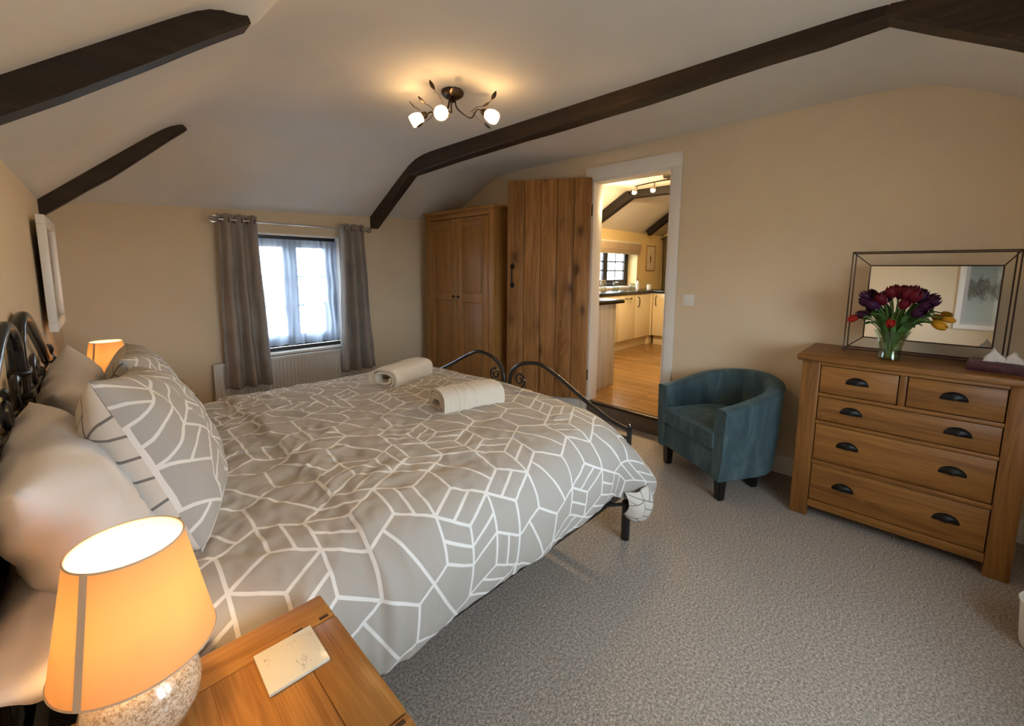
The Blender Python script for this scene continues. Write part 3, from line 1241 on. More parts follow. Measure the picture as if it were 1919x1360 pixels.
mb = MB()
mb.grid(flap, 40, 16, lambda u, v: (u * .3, v * .25))
fl_ = mb.build('corner_flap', m_duvet_back, o, smooth=180)
fl_['label'] = 'pale reverse of the turned under corner'
md = fl_.modifiers.new('thickness', 'SOLIDIFY')
md.thickness = .008


# ------------------------------------------------------------------ pillows
def pillow(label, mtx, w, h, th, mats, seed, group=None, squash=.5, name='pillow', ear=.06, nz=.010):
    mb = MB()
    nu, nv = 56, 44
    def surf(sgn):
        def f(u, v):
            a, b = u * 2 - 1, v * 2 - 1
            ex = 1 - ear * (1 - b * b) ** 1.2 * (abs(a) ** 3)
            ey = 1 - ear * 1.2 * (1 - a * a) ** 1.2 * (abs(b) ** 3)
            prof_ = max(0.0, (1 - abs(a) ** 2.6)) * max(0.0, (1 - abs(b) ** 2.6))
            t_ = th / 2 * prof_ ** squash
            edge = prof_ ** .5
            cr = nz * (1 - abs(fbm(a * 2.2, b * 2.2, seed, 2)) * 2) * edge + nz * .6 * fbm(a * 5, b * 5, seed + sgn * 3, 2) * edge
            # pull creases running in from the corners and sides
            ang = math.atan2(b, a)
            cr += nz * .55 * math.sin(ang * 14 + seed) * (1 - edge) * edge * 4
            sag = -.03 * (1 - b) * 0
            return mtx @ Vector((a * w / 2 * ex, b * h / 2 * ey + sag, sgn * (t_ + cr * .8)))
        return f
    mb.grid(surf(1), nu, nv, lambda u, v: (u * w, v * h), 0)
    mb.grid(surf(-1), nu, nv, lambda u, v: (u * w + .37, v * h + .11), 1 if len(mats) > 1 else 0, flip=True)
    o_ = mb.build(name, mats, None, smooth=180, weld=.0004)
    tag(o_, label, 'pillow', group)
    return o_


def lean(cx, cy, zb, h, tilt, yaw=0.0, roll=0.0):
    """pillow standing on its long side, facing +x, leaning back by tilt; local x along the bed width"""
    ya = Vector((-math.sin(tilt), 0, math.cos(tilt)))
    xa = Vector((0, 1, 0))
    R_ = Matrix.Rotation(yaw, 3, 'Z')
    ya, xa = R_ @ ya, R_ @ xa
    q = Matrix.Rotation(roll, 3, xa.cross(ya))
    ya, xa = q @ ya, q @ xa
    c = Vector((cx, cy, zb)) + ya * (h / 2)
    return frame3(c, xa, ya)


P2 = [m_pillowprint, m_duvet_back]
pillow('grey trellis pillow standing nearest the camera, its cream back showing', lean(.226, 1.605, .600, .50, .37, -.12, -.15), .70, .50, .25, P2, 3.1)
pillow('grey trellis pillow standing beside the far bedside lamp', lean(.245, 2.41, .625, .41, .33, -.06, -.05), .70, .42, .22, P2, 7.7)
pillow('plump white pillow propped behind the nearest trellis pillow', lean(.018, 1.44, .635, .355, .36, .03), .72, .40, .205, [m_cotton], 1.3, ear=.05)
pillow('white pillow with an upright corner in the middle of the headboard', lean(.01, 2.34, .62, .38, .20, -.06, .10), .70, .40, .19, [m_cotton], 5.9, ear=.10)
pillow('white pillow lying low at the near edge of the bed', frame3((-.030, 1.33, .655), (0, 1, -.03), (-1, 0, .30)), .74, .30, .16, [m_sheet], 2.2)
pillow('white pillow lying low on the far half of the mattress', frame3((-.005, 2.46, .685), (0, 1, 0), (-1, 0, .30)), .70, .26, .13, [m_sheet], 8.2)


# ------------------------------------------------------------------ towels
def towel(label, base, axis, length, w, h, seed, start, turns=2.4, thick=.017):
    """rolled towel; axis direction in the horizontal plane, base point below the middle"""
    ax = Vector((axis[0], axis[1], 0)).normalized()
    sd = Vector((-ax.y, ax.x, 0))
    b = Vector(base)
    n = 90
    cl = []
    for i in range(n + 1):
        f = i / n
        a = start - turns * 2 * math.pi * f
        k = 1 - (thick * 1.12 * turns) * f / (h / 2)
        e = 1.0
        ca, sa = math.cos(a), math.sin(a)
        pw = .72
        cl.append(((w / 2 - (1 - k) * h / 2) * math.copysign(abs(ca) ** pw, ca), h / 2 + k * (h / 2 - thick / 2) * math.copysign(abs(sa) ** pw, sa)))
    nl = 64
    mb = MB()
    def off(i, side, l):
        p0, p1 = cl[max(i - 1, 0)], cl[min(i + 1, n)]
        tx, tz = p1[0] - p0[0], p1[1] - p0[1]
        q = math.hypot(tx, tz) or 1
        nx, nz_ = tz / q, -tx / q
        rib = 0
        for c in (.22, .29, .36, .43, .50): rib -= .0035 * math.exp(-((l - c) / .009) ** 2)
        wob = .004 * fbm(l * 5, i * .09, seed) + .0025 * fbm(l * 22, i * .3, seed + 2)
        t_ = (thick / 2 + rib + wob)
        endr = 1 - .25 * (abs(l * 2 - 1) ** 14)
        px, pz = cl[i]
        px += nx * side * t_ * endr
        pz += nz_ * side * t_ * endr
        sh = .006 * fbm(i * .07, seed, 4) * (1 if l > .5 else -1)
        return b + sd * px + Vector((0, 0, max(.001, pz))) + ax * ((l - .5) * length + sh)
    A = [[mb.bm.verts.new(off(i, 1, j / nl)) for j in range(nl + 1)] for i in range(n + 1)]
    B = [[mb.bm.verts.new(off(i, -1, j / nl)) for j in range(nl + 1)] for i in range(n + 1)]
    for i in range(n):
        for j in range(nl):
            mb.bm.faces.new([A[i][j], A[i][j + 1], A[i + 1][j + 1], A[i + 1][j]])
            mb.bm.faces.new([B[i + 1][j], B[i + 1][j + 1], B[i][j + 1], B[i][j]])
        mb.bm.faces.new([A[i + 1][0], B[i + 1][0], B[i][0], A[i][0]])
        mb.bm.faces.new([A[i][nl], B[i][nl], B[i + 1][nl], A[i + 1][nl]])
    for i in (0, n):
        for j in range(nl): mb.bm.faces.new([A[i][j], A[i][j + 1], B[i][j + 1], B[i][j]])
    bmesh.ops.recalc_face_normals(mb.bm, faces=mb.bm.faces)
    return tag(mb.build('towel', m_towel, None, smooth=60), label, 'towel', 'towels rolled on the bed')


towel('rolled cream towel farther along the bed, its spiral end showing', (1.415, 2.365, .632), (.93, .36), .38, .21, .160, 2, .3, 2.6, .019)
towel('rolled cream towel nearer the foot end with a lengthwise fold', (1.395, 1.700, .628), (.98, -.20), .35, .19, .148, 9, -2.75, 2.6, .018)


# ------------------------------------------------------------------ bedside tables
def bedside(label, x0, x1, y0, y1, z, name='bedside_table'):
    t = thing(name, label, 'table', ((x0 + x1) / 2, (y0 + y1) / 2, 0))
    hx, hy = (x1 - x0) / 2, (y1 - y0) / 2
    T = .028
    r = .088
    # breadboard style top: end rails along x, planks along y, side rails along y
    for s in (-1, 1):
        bx('top_rail', (-hx, min(s * hy, s * (hy - r)), z - T, hx, max(s * hy, s * (hy - r)), z), TB[0], t, .006, 3)
    ys0, ys1 = -hy + r + .0006, hy - r - .0006
    bx('top_rail', (hx - r, ys0, z - T, hx, ys1, z), TB[1], t, .004)
    bx('top_rail', (-hx, ys0, z - T, -hx + r, ys1, z), TB[1], t, .004)
    n = 4
    xa, xb = -hx + r + .0005, hx - r - .0005
    for k in range(n):
        bx('top_plank', (lerp(xa, xb, k / n) + .0001, ys0, z - T, lerp(xa, xb, (k + 1) / n) - .0001, ys1, z - .0006), TB[1], t, .0005, 1)
    for s in (-1, 1):
        for e in (-1, 1):
            for q in (.022, .076):
                bx('joint_peg', (e * (hx - q) - .010, s * (hy - r + .012) - .005, z - .003, e * (hx - q) + .010, s * (hy - r + .012) + .005, z + .0006), m_dark, t, .001, 1)
    lg = .048
    for sx in (-1, 1):
        for sy in (-1, 1):
            cx, cy = sx * (hx - .02 - lg / 2), sy * (hy - .02 - lg / 2)
            bx('leg', (cx - lg / 2, cy - lg / 2, 0, cx + lg / 2, cy + lg / 2, z - T - .0005), oak[2], t, .004)
    bx('side_panel', (-hx + .06, hy - .05, .10, hx - .06, hy - .035, z - T - .001), oak[2], t, .002)
    bx('side_panel', (-hx + .06, -hy + .035, .10, hx - .06, -hy + .05, z - T - .001), oak[2], t, .002)
    bx('back_panel', (-hx + .035, -hy + .06, .10, -hx + .05, hy - .06, z - T - .001), oak[1], t, .002)
    bx('bottom_panel', (-hx + .05, -hy + .05, .10, hx - .045, hy - .05, .118), oak[1], t, .002)
    fz = [.125, (z - T) * .53, z - T - .018]
    for k in range(2):
        d = bx('drawer', (hx - .048, -hy + .072, fz[k] + .004, hx - .026, hy - .072, fz[k + 1] - .004), oak[1], t, .004)
        cup_handle(d, Vector((hx - .026, 0, (fz[k] + fz[k + 1]) / 2 + .012)), Vector((1, 0, 0)), .085)
    return t


def cup_handle(parent, c, nrm, w, h=.034, dp=.022):
    """half dome drawer pull on a face with outward normal nrm"""
    nrm = nrm.normalized()
    sd = Vector((0, 0, 1)).cross(nrm)
    def f(u, v):
        a = math.pi * u
        b = math.pi / 2 * v
        return c + sd * (math.cos(a) * math.cos(b * 0 + 0) * w / 2 * (1 - .0 * v) * math.cos(b) ** .55) + nrm * (dp * math.sin(b) * (.35 + .65 * math.sin(a)) + .001) + Vector((0, 0, h * math.sin(a) * math.cos(b) ** .8 - .004))
    mb = MB()
    mb.grid(f, 20, 10)
    o_ = mb.build('cup_handle', m_iron, parent, smooth=180)
    md_ = o_.modifiers.new('thickness', 'SOLIDIFY')
    md_.thickness = .002
    o_['label'] = 'black cup handle'
    return o_


TZ = .60
bedside('oak bedside table nearest the camera, holding the coaster', -.125, .344, .50, .972, TZ)
bedside('oak bedside table beyond the bed by the radiator', -.02, .452, 3.12, 3.59, TZ)


# ------------------------------------------------------------------ table lamps
def table_lamp(label, x, y, z, s=1.0, rot=0.0):
    t = thing('table_lamp', label, 'lamp', (x, y, z), rot)
    prof_ = [(0, 0), (.034, 0), (.042, .004), (.062, .020), (.076, .048), (.079, .075), (.072, .104), (.055, .130), (.034, .146), (.020, .152), (0, .152)]
    mb = MB()
    mb.lathe([(r * s, zz * s) for r, zz in prof_], n=40)
    mb.build('lamp_base', m_crackle, t)
    MB().lathe([(0, .148 * s), (.014 * s, .148 * s), (.014 * s, .20 * s), (0, .20 * s)], n=16).build('lamp_holder', m_black, t)
    z0, z1, r0, r1 = .155 * s, .338 * s, .104 * s, .0715 * s
    mb = MB()
    mb.lathe([(r0, z0), (lerp(r0, r1, .5), lerp(z0, z1, .5)), (r1, z1)], n=64)
    sh = mb.build('lamp_shade', m_shade, t, smooth=80)
    MB().lathe([(r0 - .0016, z0 + .001), (r1 - .0016, z1 - .001)], n=64).build('shade_lining', m_shade_liner, sh, smooth=80)
    for rr, zz in ((r0, z0), (r1, z1)):
        MB().tube([(rr * math.cos(a), rr * math.sin(a), zz) for a in [2 * math.pi * k / 64 for k in range(64)]], .0016, 6, closed=True).build('rim_wire', m_seam, sh)
    a0, a1 = -2.37, -2.26
    def seam(u, v):
        a = lerp(a0, a1, u) if v < 2 else 0
        r = lerp(r0, r1, v) + .0012
        aa = lerp(-2.315 - .0055 / lerp(r0, r1, v), -2.315 + .0055 / lerp(r0, r1, v), u)
        return Vector((r * math.cos(aa), r * math.sin(aa), lerp(z0, z1, v)))
    mb = MB()
    mb.grid(seam, 2, 10)
    mb.build('shade_seam', m_seam, sh, smooth=80)
    mb = MB()
    for k in range(3):
        a = k * 2 * math.pi / 3 + .5
        mb.tube([(0, 0, .20 * s), (math.cos(a) * (lerp(r0, r1, .4) - .004), math.sin(a) * (lerp(r0, r1, .4) - .004), .228 * s)], .0014, 6)
    mb.build('shade_carrier', m_chrome, sh)
    MB().lathe([(0, .198 * s), (.012 * s, .204 * s), (.021 * s, .226 * s), (.024 * s, .244 * s), (.020 * s, .262 * s), (.010 * s, .273 * s), (0, .276 * s)], n=14).build('bulb', m_bulb_t, t)
    mb = MB()
    mb.tube([(-.03, .06, .004), (-.07, .09, .004), (-.11, .08, .004), (-.14, .10, .002)], .003, 8, 6)
    mb.build('cable', m_cable, t)
    return t


table_lamp('lit lamp with a speckled glass base nearest the camera', .020, .868, TZ)
table_lamp('lit lamp glowing behind the far trellis pillow', .085, 3.40, TZ)

c = Vector((.3375, .905, 0))
t = thing('coaster', 'square veined white marble coaster on the bedside table', 'coaster', (.235, .8345, TZ), -1 * D2R)
MB().box(-.054, -.054, .0, .054, .054, .007, bev=.0015).build('marble_slab', m_marble, t)
for sx in (-1, 1):
    for sy in (-1, 1):
        MB().lathe([(0, .0), (.006, .0), (.006, .001), (0, .001)], (sx * .044, sy * .044, -.0004), 10).build('foot_pad', m_cable, t)
t = thing('coaster', 'pale coaster on the far bedside table', 'coaster', (.36, 3.36, TZ), 8 * D2R)
MB().box(-.052, -.052, 0, .052, .052, .008, bev=.0015).build('marble_slab', m_marble, t)

# ------------------------------------------------------------------ wardrobe
def wardrobe():
    WXf, y0, y1, zt = 2.805, 3.005, 4.135, 1.985
    t = thing('wardrobe', 'tall two door oak wardrobe standing behind the open door', 'wardrobe', (WXf, (y0 + y1) / 2, 0))
    h = (y1 - y0) / 2
    dep = XR - .022 - WXf
    W = wardrobe_oak
    bx('side_panel', (.012, -h + .004, .05, dep, -h + .030, zt - .045), W[2], t)
    bx('side_panel', (.012, h - .030, .05, dep, h - .004, zt - .045), W[2], t)
    bx('back_panel', (dep - .014, -h + .031, .06, dep - .002, h - .031, zt - .046), W[2], t)
    bx('floor_panel', (.03, -h + .031, .10, dep - .015, h - .031, .122), W[1], t)
    for s in (-1, 1):
        bx('corner_post', (0, min(s * h, s * (h - .075)), 0, .028, max(s * h, s * (h - .075)), zt - .045), W[2], t)
        bx('back_foot', (dep - .05, min(s * (h - .032), s * (h - .08)), 0, dep - .016, max(s * (h - .032), s * (h - .08)), .10), W[2], t)
    bx('top_rail', (0, -h + .0755, zt - .085, .028, h - .0755, zt - .045), W[1], t)
    bx('plinth', (0, -h + .0755, .06, .028, h - .0755, .155), W[1], t)
    mb = MB()
    mb.box(-.022, -h - .022, zt - .032, dep, h + .022, zt, bev=.008, seg=3)
    mb.box(-.010, -h - .010, zt - .0445, dep, h + .010, zt - .032, bev=.004)
    mb.build('cornice', W[1], t)
    z0, z1 = .162, zt - .092
    for s in (-1, 1):
        a, b = (.002, h - .079) if s > 0 else (-h + .079, -.002)
        d = bpy.data.objects.new('cupboard_door', None)
        COL.objects.link(d)
        d.empty_display_size = .05
        d.parent = t
        st = .085
        zm = 1.085
        for (p0, p1) in ((a, a + st), (b - st, b)):
            bx('stile', (-.004, p0, z0, .018, p1, z1), W[2], d, .004)
        for (q0, q1) in ((z0, z0 + .10), (zm - .045, zm + .045), (z1 - .085, z1)):
            bx('rail', (-.004, a + st + .0005, q0, .018, b - st - .0005, q1), W[1], d, .004)
        for (q0, q1) in ((z0 + .101, zm - .046), (zm + .046, z1 - .086)):
            mb = MB()
            mb.box(.004, a + st + .001, q0, .012, b - st - .001, q1, bev=.001)
            mb.build('inset_panel', W[2], d)
            # raised bead round the panel
            mb = MB()
            ya_, yb_ = a + st + .001, b - st - .001
            for q in ((ya_, q0, ya_ + .012, q1), (yb_ - .012, q0, yb_, q1)): mb.box(-.001, q[0], q[1], .0045, q[2], q[3], bev=.003)
            for q in ((ya_ + .012, q0, yb_ - .012, q0 + .012), (ya_ + .012, q1 - .012, yb_ - .012, q1)): mb.box(-.001, q[0], q[1], .0045, q[2], q[3], bev=.003)
            mb.build('panel_bead', W[2], d)
        ky = a + .038 if s > 0 else b - .038
        mb = MB()
        mb.lathe([(0, .0), (.008, .0), (.007, .010), (.013, .016), (.014, .022), (.009, .027), (0, .028)], (-.004, ky, 1.085), 14, mtx=Matrix.Rotation(-math.pi / 2, 4, 'Y'))
        o_ = mb.build('knob', m_iron, d)
        o_['label'] = 'small black knob'
    return t


wardrobe()


# ------------------------------------------------------------------ chest of drawers
def chest():
    xf, y0, y1 = 2.784, -.371, .468
    yc = (y0 + y1) / 2
    t = thing('chest_of_drawers', 'oak chest with two small drawers above three wide ones', 'chest', (xf, yc, 0))
    h = (y1 - y0) / 2
    dep = XR - .02 - xf
    pw = .083
    zt = .926
    for s in (-1, 1):
        bx('corner_post', (0, min(s * h, s * (h - pw)), 0, .05, max(s * h, s * (h - pw)), .889), chest_oak[2], t, .005)
        bx('back_post', (dep - .05, min(s * h, s * (h - .05)), 0, dep, max(s * h, s * (h - .05)), .889), chest_oak[2], t, .005)
        bx('side_panel', (.0505, min(s * (h - .008), s * (h - .028)), .07, dep - .0505, max(s * (h - .008), s * (h - .028)), .889), chest_oak[2], t, .002)
    bx('back_panel', (dep - .02, -h + .051, .07, dep - .008, h - .051, .889), chest_oak[1], t, .002)
    bx('bottom_panel', (.02, -h + .05, .07, dep - .021, h - .05, .085), chest_oak[1], t, .002)
    mb = MB()
    mb.box(-.026, -h - .024, .8895, dep, h + .024, zt, bev=.010, seg=3)
    top = mb.build('top', chest_oak[1], t)
    # carcass rails; positions read off the front face
    ya, yb = -h + pw + .0005, h - pw - .0005
    for (q0, q1, p) in ((.872, .889, .001), (.701, .719, .0), (.549, .566, .003), (.316, .340, .003), (.062, .105, .0)):
        bx('rail', (-.002 - p, ya, q0, .03, yb, q1), chest_oak[1], t, .003)
    ym = .051 - yc
    bx('mullion', (0, ym - .014, .7195, .03, ym + .014, .8715), chest_oak[2], t, .003)
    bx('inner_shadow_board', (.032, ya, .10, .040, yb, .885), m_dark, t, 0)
    rows = [(.7195, .8715, [(ym + .0145, yb), (ya, ym - .0145)]), (.5665, .7005, [(ya, yb)]), (.3405, .5485, [(ya, yb)]), (.1055, .3155, [(ya, yb)])]
    for (q0, q1, spans) in rows:
        for (p0, p1) in spans:
            g = .003
            d = bx('drawer', (.004, p0 + g, q0 + g, .026, p1 - g, q1 - g), chest_oak[1], t, .004)
            zc = (q0 + q1) / 2 - .004
            if len(spans) == 2: cs = [(p0 + p1) / 2]
            else: cs = [.225 - yc, -.125 - yc]
            if len(spans) == 1: cs = [lerp(p1, p0, .22), lerp(p1, p0, .80)]
            for cy in cs: cup_handle(d, Vector((.004, cy, zc)), Vector((-1, 0, 0)), .095, .040)
    return t


chest()
CZ = .926


# ------------------------------------------------------------------ wire framed mirror
def mirror():
    x, z0 = 3.06, CZ
    t = thing('mirror', 'rectangular mirror in an open bronze wire frame on the chest', 'mirror', (x, .02, z0))
    yo0, yo1, zo1 = -.31, .305, .555
    yi0, yi1, zi0, zi1 = -.262, .226, .083, .482
    W = .0032
    r0 = W * 1.4
    mb = MB()
    def rect(name, xx, a, b, c, d):
        m_ = MB()
        for p_, q_ in (((a, c), (b, c)), ((b, c), (b, d)), ((b, d), (a, d)), ((a, d), (a, c))):
            m_.tube([(xx, p_[0], p_[1]), (xx, q_[0], q_[1])], W, 8)
        for p_ in ((a, c), (b, c), (b, d), (a, d)): m_.lathe([(0, -W), (W * .8, -W * .6), (W, 0), (W * .8, W * .6), (0, W)], (xx, p_[0], p_[1]), 8)
        return m_.build(name, m_wire, t)
    ins = .011
    rect('outer_wire_frame', 0, yo0, yo1, .012, zo1)
    rect('outer_wire_frame', .045, yo0 + ins, yo1 - ins, .020, zo1 - .006)
    for (y, z, y2, z2) in ((yo0, .012, yo0 + ins, .020), (yo1, .012, yo1 - ins, .020), (yo0, zo1, yo0 + ins, zo1 - .006), (yo1, zo1, yo1 - ins, zo1 - .006)):
        MB().tube([(0, y, z), (.045, y2, z2)], W, 6).build('side_wire', m_wire, t)
    for (a, b) in (((yo0, .012), (yi0, zi0)), ((yo1, .012), (yi1, zi0)), ((yo0, zo1), (yi0, zi1)), ((yo1, zo1), (yi1, zi1))):
        MB().tube([(0, a[0], a[1]), (.030, b[0], b[1])], W * .9, 8).build('corner_strut', m_wire, t)
    rect('inner_wire_frame', .030, yi0, yi1, zi0, zi1)
    MB().box(.030, yi0, zi0, .034, yi1, zi1, bev=0).build('mirror_glass', mirror_mat(), t)
    MB().box(.0345, yi0, zi0, .040, yi1, zi1, bev=.001).build('backing_board', m_dark, t)
    for s in (yo0, yo1):
        MB().lathe([(0, 0), (.006, 0), (.006, .010), (0, .010)], (0, s, 0), 10).build('foot', m_wire, t)
    return t


mirror()

# ------------------------------------------------------------------ vase of tulips
VX, VY = 2.905, .118
v_ = thing('vase', 'clear flared glass vase of tulips standing before the mirror', 'vase', (VX, VY, CZ))
MB().lathe([(0, .0), (.047, .0), (.051, .006), (.046, .03), (.044, .06), (.053, .10), (.069, .142), (.074, .152), (.071, .152), (.050, .10), (.041, .06), (.042, .03), (.045, .012), (0, .010)], n=36).build('glass_body', m_vase, v_)
MB().lathe([(0, .0115), (.0435, .0125), (.0405, .03), (.0395, .06), (.046, .092), (0, .092)], n=32).build('water', glass_mat('vase_water', (.86, .95, .82), .03), v_)
m_stem = fabric('tulip_stem_green', (.15, .25, .06), (.09, .17, .04), 200, .05)
m_leaf = fabric('tulip_leaf_green', (.10, .21, .055), (.055, .125, .035), 120, .1, .5, var=18)
PET = {'purple': fabric('purple_petal', (.060, .012, .050), (.035, .006, .030), 200, .1, .5), 'dark red': fabric('dark_red_petal', (.16, .008, .018), (.09, .005, .012), 200, .1, .5),
       'scarlet': fabric('scarlet_petal', (.42, .022, .012), (.27, .010, .008), 200, .1, .5), 'yellow': fabric('yellow_petal', (.70, .34, .020), (.55, .25, .015), 200, .1, .5)}


def tulip(label, tip, colour, seed, group=None, size=1.0, leaf=True, droop=0.0, openness=1.0):
    """tip: centre of the bloom relative to the vase base"""
    rs = random.Random(seed)
    t = thing('tulip', label, 'flower', (VX, VY, CZ), 0, group)
    a = rs.random() * 6.28
    root = Vector((.022 * math.cos(a), .022 * math.sin(a), .014))
    tip = Vector(tip)
    hd = Vector((tip.x, tip.y, 0))
    neck = Vector((tip.x * .25 + root.x * -.3, tip.y * .25 + root.y * -.3, .14))
    midp = neck.lerp(tip, .55) + Vector((0, 0, .03 + droop))
    mb = MB()
    sp_ = catmull([root, root.lerp(neck, .5), neck, midp, tip], 6)
    mb.tube(sp_, .0032, 7)
    mb.build('stem', m_stem, t, smooth=180)
    ax = (sp_[-1] - sp_[-4]).normalized()
    mt = ax.to_track_quat('Z', 'Y').to_matrix()
    mb = MB()
    L, Rm = .056 * size, .0195 * size
    for k in range(6):
        ph = k * math.pi / 3 + rs.random() * .25
        lay = .94 if k % 2 else 1.0
        op = openness * rs.uniform(.9, 1.1)
        def pet(u, v, ph=ph, lay=lay, op=op):
            rr = Rm * lay * (math.sin(math.pi * min(1, (u * .82 + .06))) ** .7) * (1 + (op - 1) * u)
            wd = .95 * math.sin(math.pi * min(1, u * .86 + .10)) ** .75
            aa = ph + (v - .5) * 2 * wd * .72
            p_ = Vector((rr * math.cos(aa), rr * math.sin(aa), u * L - .004))
            return tip + mt @ p_
        mb.grid(pet, 9, 6)
    mb.build('bloom', PET[colour], t, smooth=180)
    if leaf:
        for q in range(2):
            b0 = neck.lerp(root, .4)
            ang = math.atan2(tip.y, tip.x) + rs.uniform(-1.1, 1.1)
            reach = rs.uniform(.06, .15)
            d_ = Vector((math.cos(ang), math.sin(ang), 0))
            e = b0 + d_ * reach + Vector((0, 0, rs.uniform(.09, .19)))
            crv = catmull([b0, b0.lerp(e, .35) + Vector((0, 0, .035)), b0.lerp(e, .72) + Vector((0, 0, .035)), e], 5)
            sdv = d_.cross(Vector((0, 0, 1)))
            tw = rs.uniform(-.6, .6)
            sdv = (sdv + Vector((0, 0, tw))).normalized()
            def lf(u, v, crv=crv, sdv=sdv):
                i = u * (len(crv) - 1)
                k_ = min(int(i), len(crv) - 2)
                p_ = crv[k_].lerp(crv[k_ + 1], i - k_)
                w_ = .0125 * math.sin(math.pi * min(1, .12 + u * .86)) ** .8
                return p_ + sdv * ((v - .5) * 2 * w_) - Vector((0, 0, .006 * (1 - (2 * v - 1) ** 2)))
            mb = MB()
            mb.grid(lf, 14, 4)
            mb.build('leaf', m_leaf, t, smooth=180)
    return t


# left-right on the photo runs along -y here; +y is left
tulip('scarlet tulip leaning out far left past the mirror frame', (-.02, .140, .215), 'scarlet', 11, None, 1.05, True, .02, .85)
tulip('small scarlet tulip facing forward low in the bunch', (-.085, .005, .215), 'scarlet', 12, None, 1.0, False, .02)
tulip('yellow tulip reaching out at the right of the bunch', (-.03, -.140, .210), 'yellow', 13, None, 1.15, True, .01, 1.0)
tulip('yellow tulip bud behind the open yellow one', (-.008, -.175, .228), 'yellow', 14, None, .9, False, .01, .7)
ORD = ['leftmost', 'second from the left', 'third from the left', 'fourth from the left', 'fifth from the left', 'sixth from the left', 'seventh from the left', 'eighth from the left', 'rightmost']


def bunch(colour, word, group, seed, spots):
    def px(p_):
        q_ = Vector((VX + p_[0], VY + p_[1], CZ + p_[2] - CAM_H))
        return q_.dot(r2) / q_.dot(fw)
    order = sorted(range(len(spots)), key=lambda i_: px(spots[i_]))
    for i_, p_ in enumerate(spots):
        k_ = order.index(i_)
        word_ = 'rightmost' if k_ == len(spots) - 1 else ORD[k_]
        tulip('%s tulip in the glass vase, %s of the %s blooms' % (word, word_, word), p_, colour, seed + i_, group, random.uniform(1.15, 1.4))


bunch('purple', 'dark purple', 'purple tulips in the vase', 30, [(-.03, .090, .275), (-.01, .098, .300), (-.045, .060, .262), (-.04, -.085, .268), (-.01, -.105, .285), (-.05, -.065, .245), (.0, -.075, .302), (.01, .045, .280), (-.01, .095, .225)])
bunch('dark red', 'dark red', 'dark red tulips in the vase', 50, [(-.03, .042, .285), (-.03, .015, .318), (.0, -.010, .315), (-.015, -.030, .310), (-.025, -.050, .300), (.01, -.048, .318), (-.05, -.025, .270)])

# ------------------------------------------------------------------ tissue box
tb = thing('tissue_box', 'low plum coloured tissue box at the right end of the chest', 'tissue box', (2.905, -.275, CZ), -8 * D2R)
m_plum = Mat('plum_printed_card', .35, (.055, .018, .026))
v = m_plum.coord('Object')
m_plum.col(m_plum.ramp(m_plum.noise(v, 14, 3, .6, 2), [(.40, (.050, .014, .022)), (.62, (.085, .028, .040)), (.75, (.20, .10, .11))]))
mb = MB()
mb.box(-.058, -.115, 0, .058, .115, .046, bev=.002)
mb.build('carton', m_plum.m, tb)
MB().lathe([(0, .0462), (.040, .0462), (.040, .0468), (0, .0468)], n=24, mtx=Matrix.Scale(1.6, 4, (0, 1, 0))).build('opening', m_dark, tb)
for q, (cy, hh, sd_) in enumerate(((.030, .052, 1), (-.032, .044, 2))):
    def tis(u, v, cy=cy, hh=hh, sd_=sd_):
        a = u * 2 * math.pi
        r = .034 * (1 - v) ** .7 + .004
        k = 1 + .25 * math.sin(a * 3 + sd_) + .25 * fbm(math.cos(a) * 2, math.sin(a) * 2 + v * 2, sd_)
        return Vector((r * k * math.cos(a) * .8, cy + r * k * math.sin(a) + .012 * v, .044 + hh * v * (1 + .3 * math.sin(a * 2 + sd_) * v)))
    mb = MB()
    mb.grid(tis, 32, 10)
    mb.build('tissue', m_tissue, tb, smooth=60)


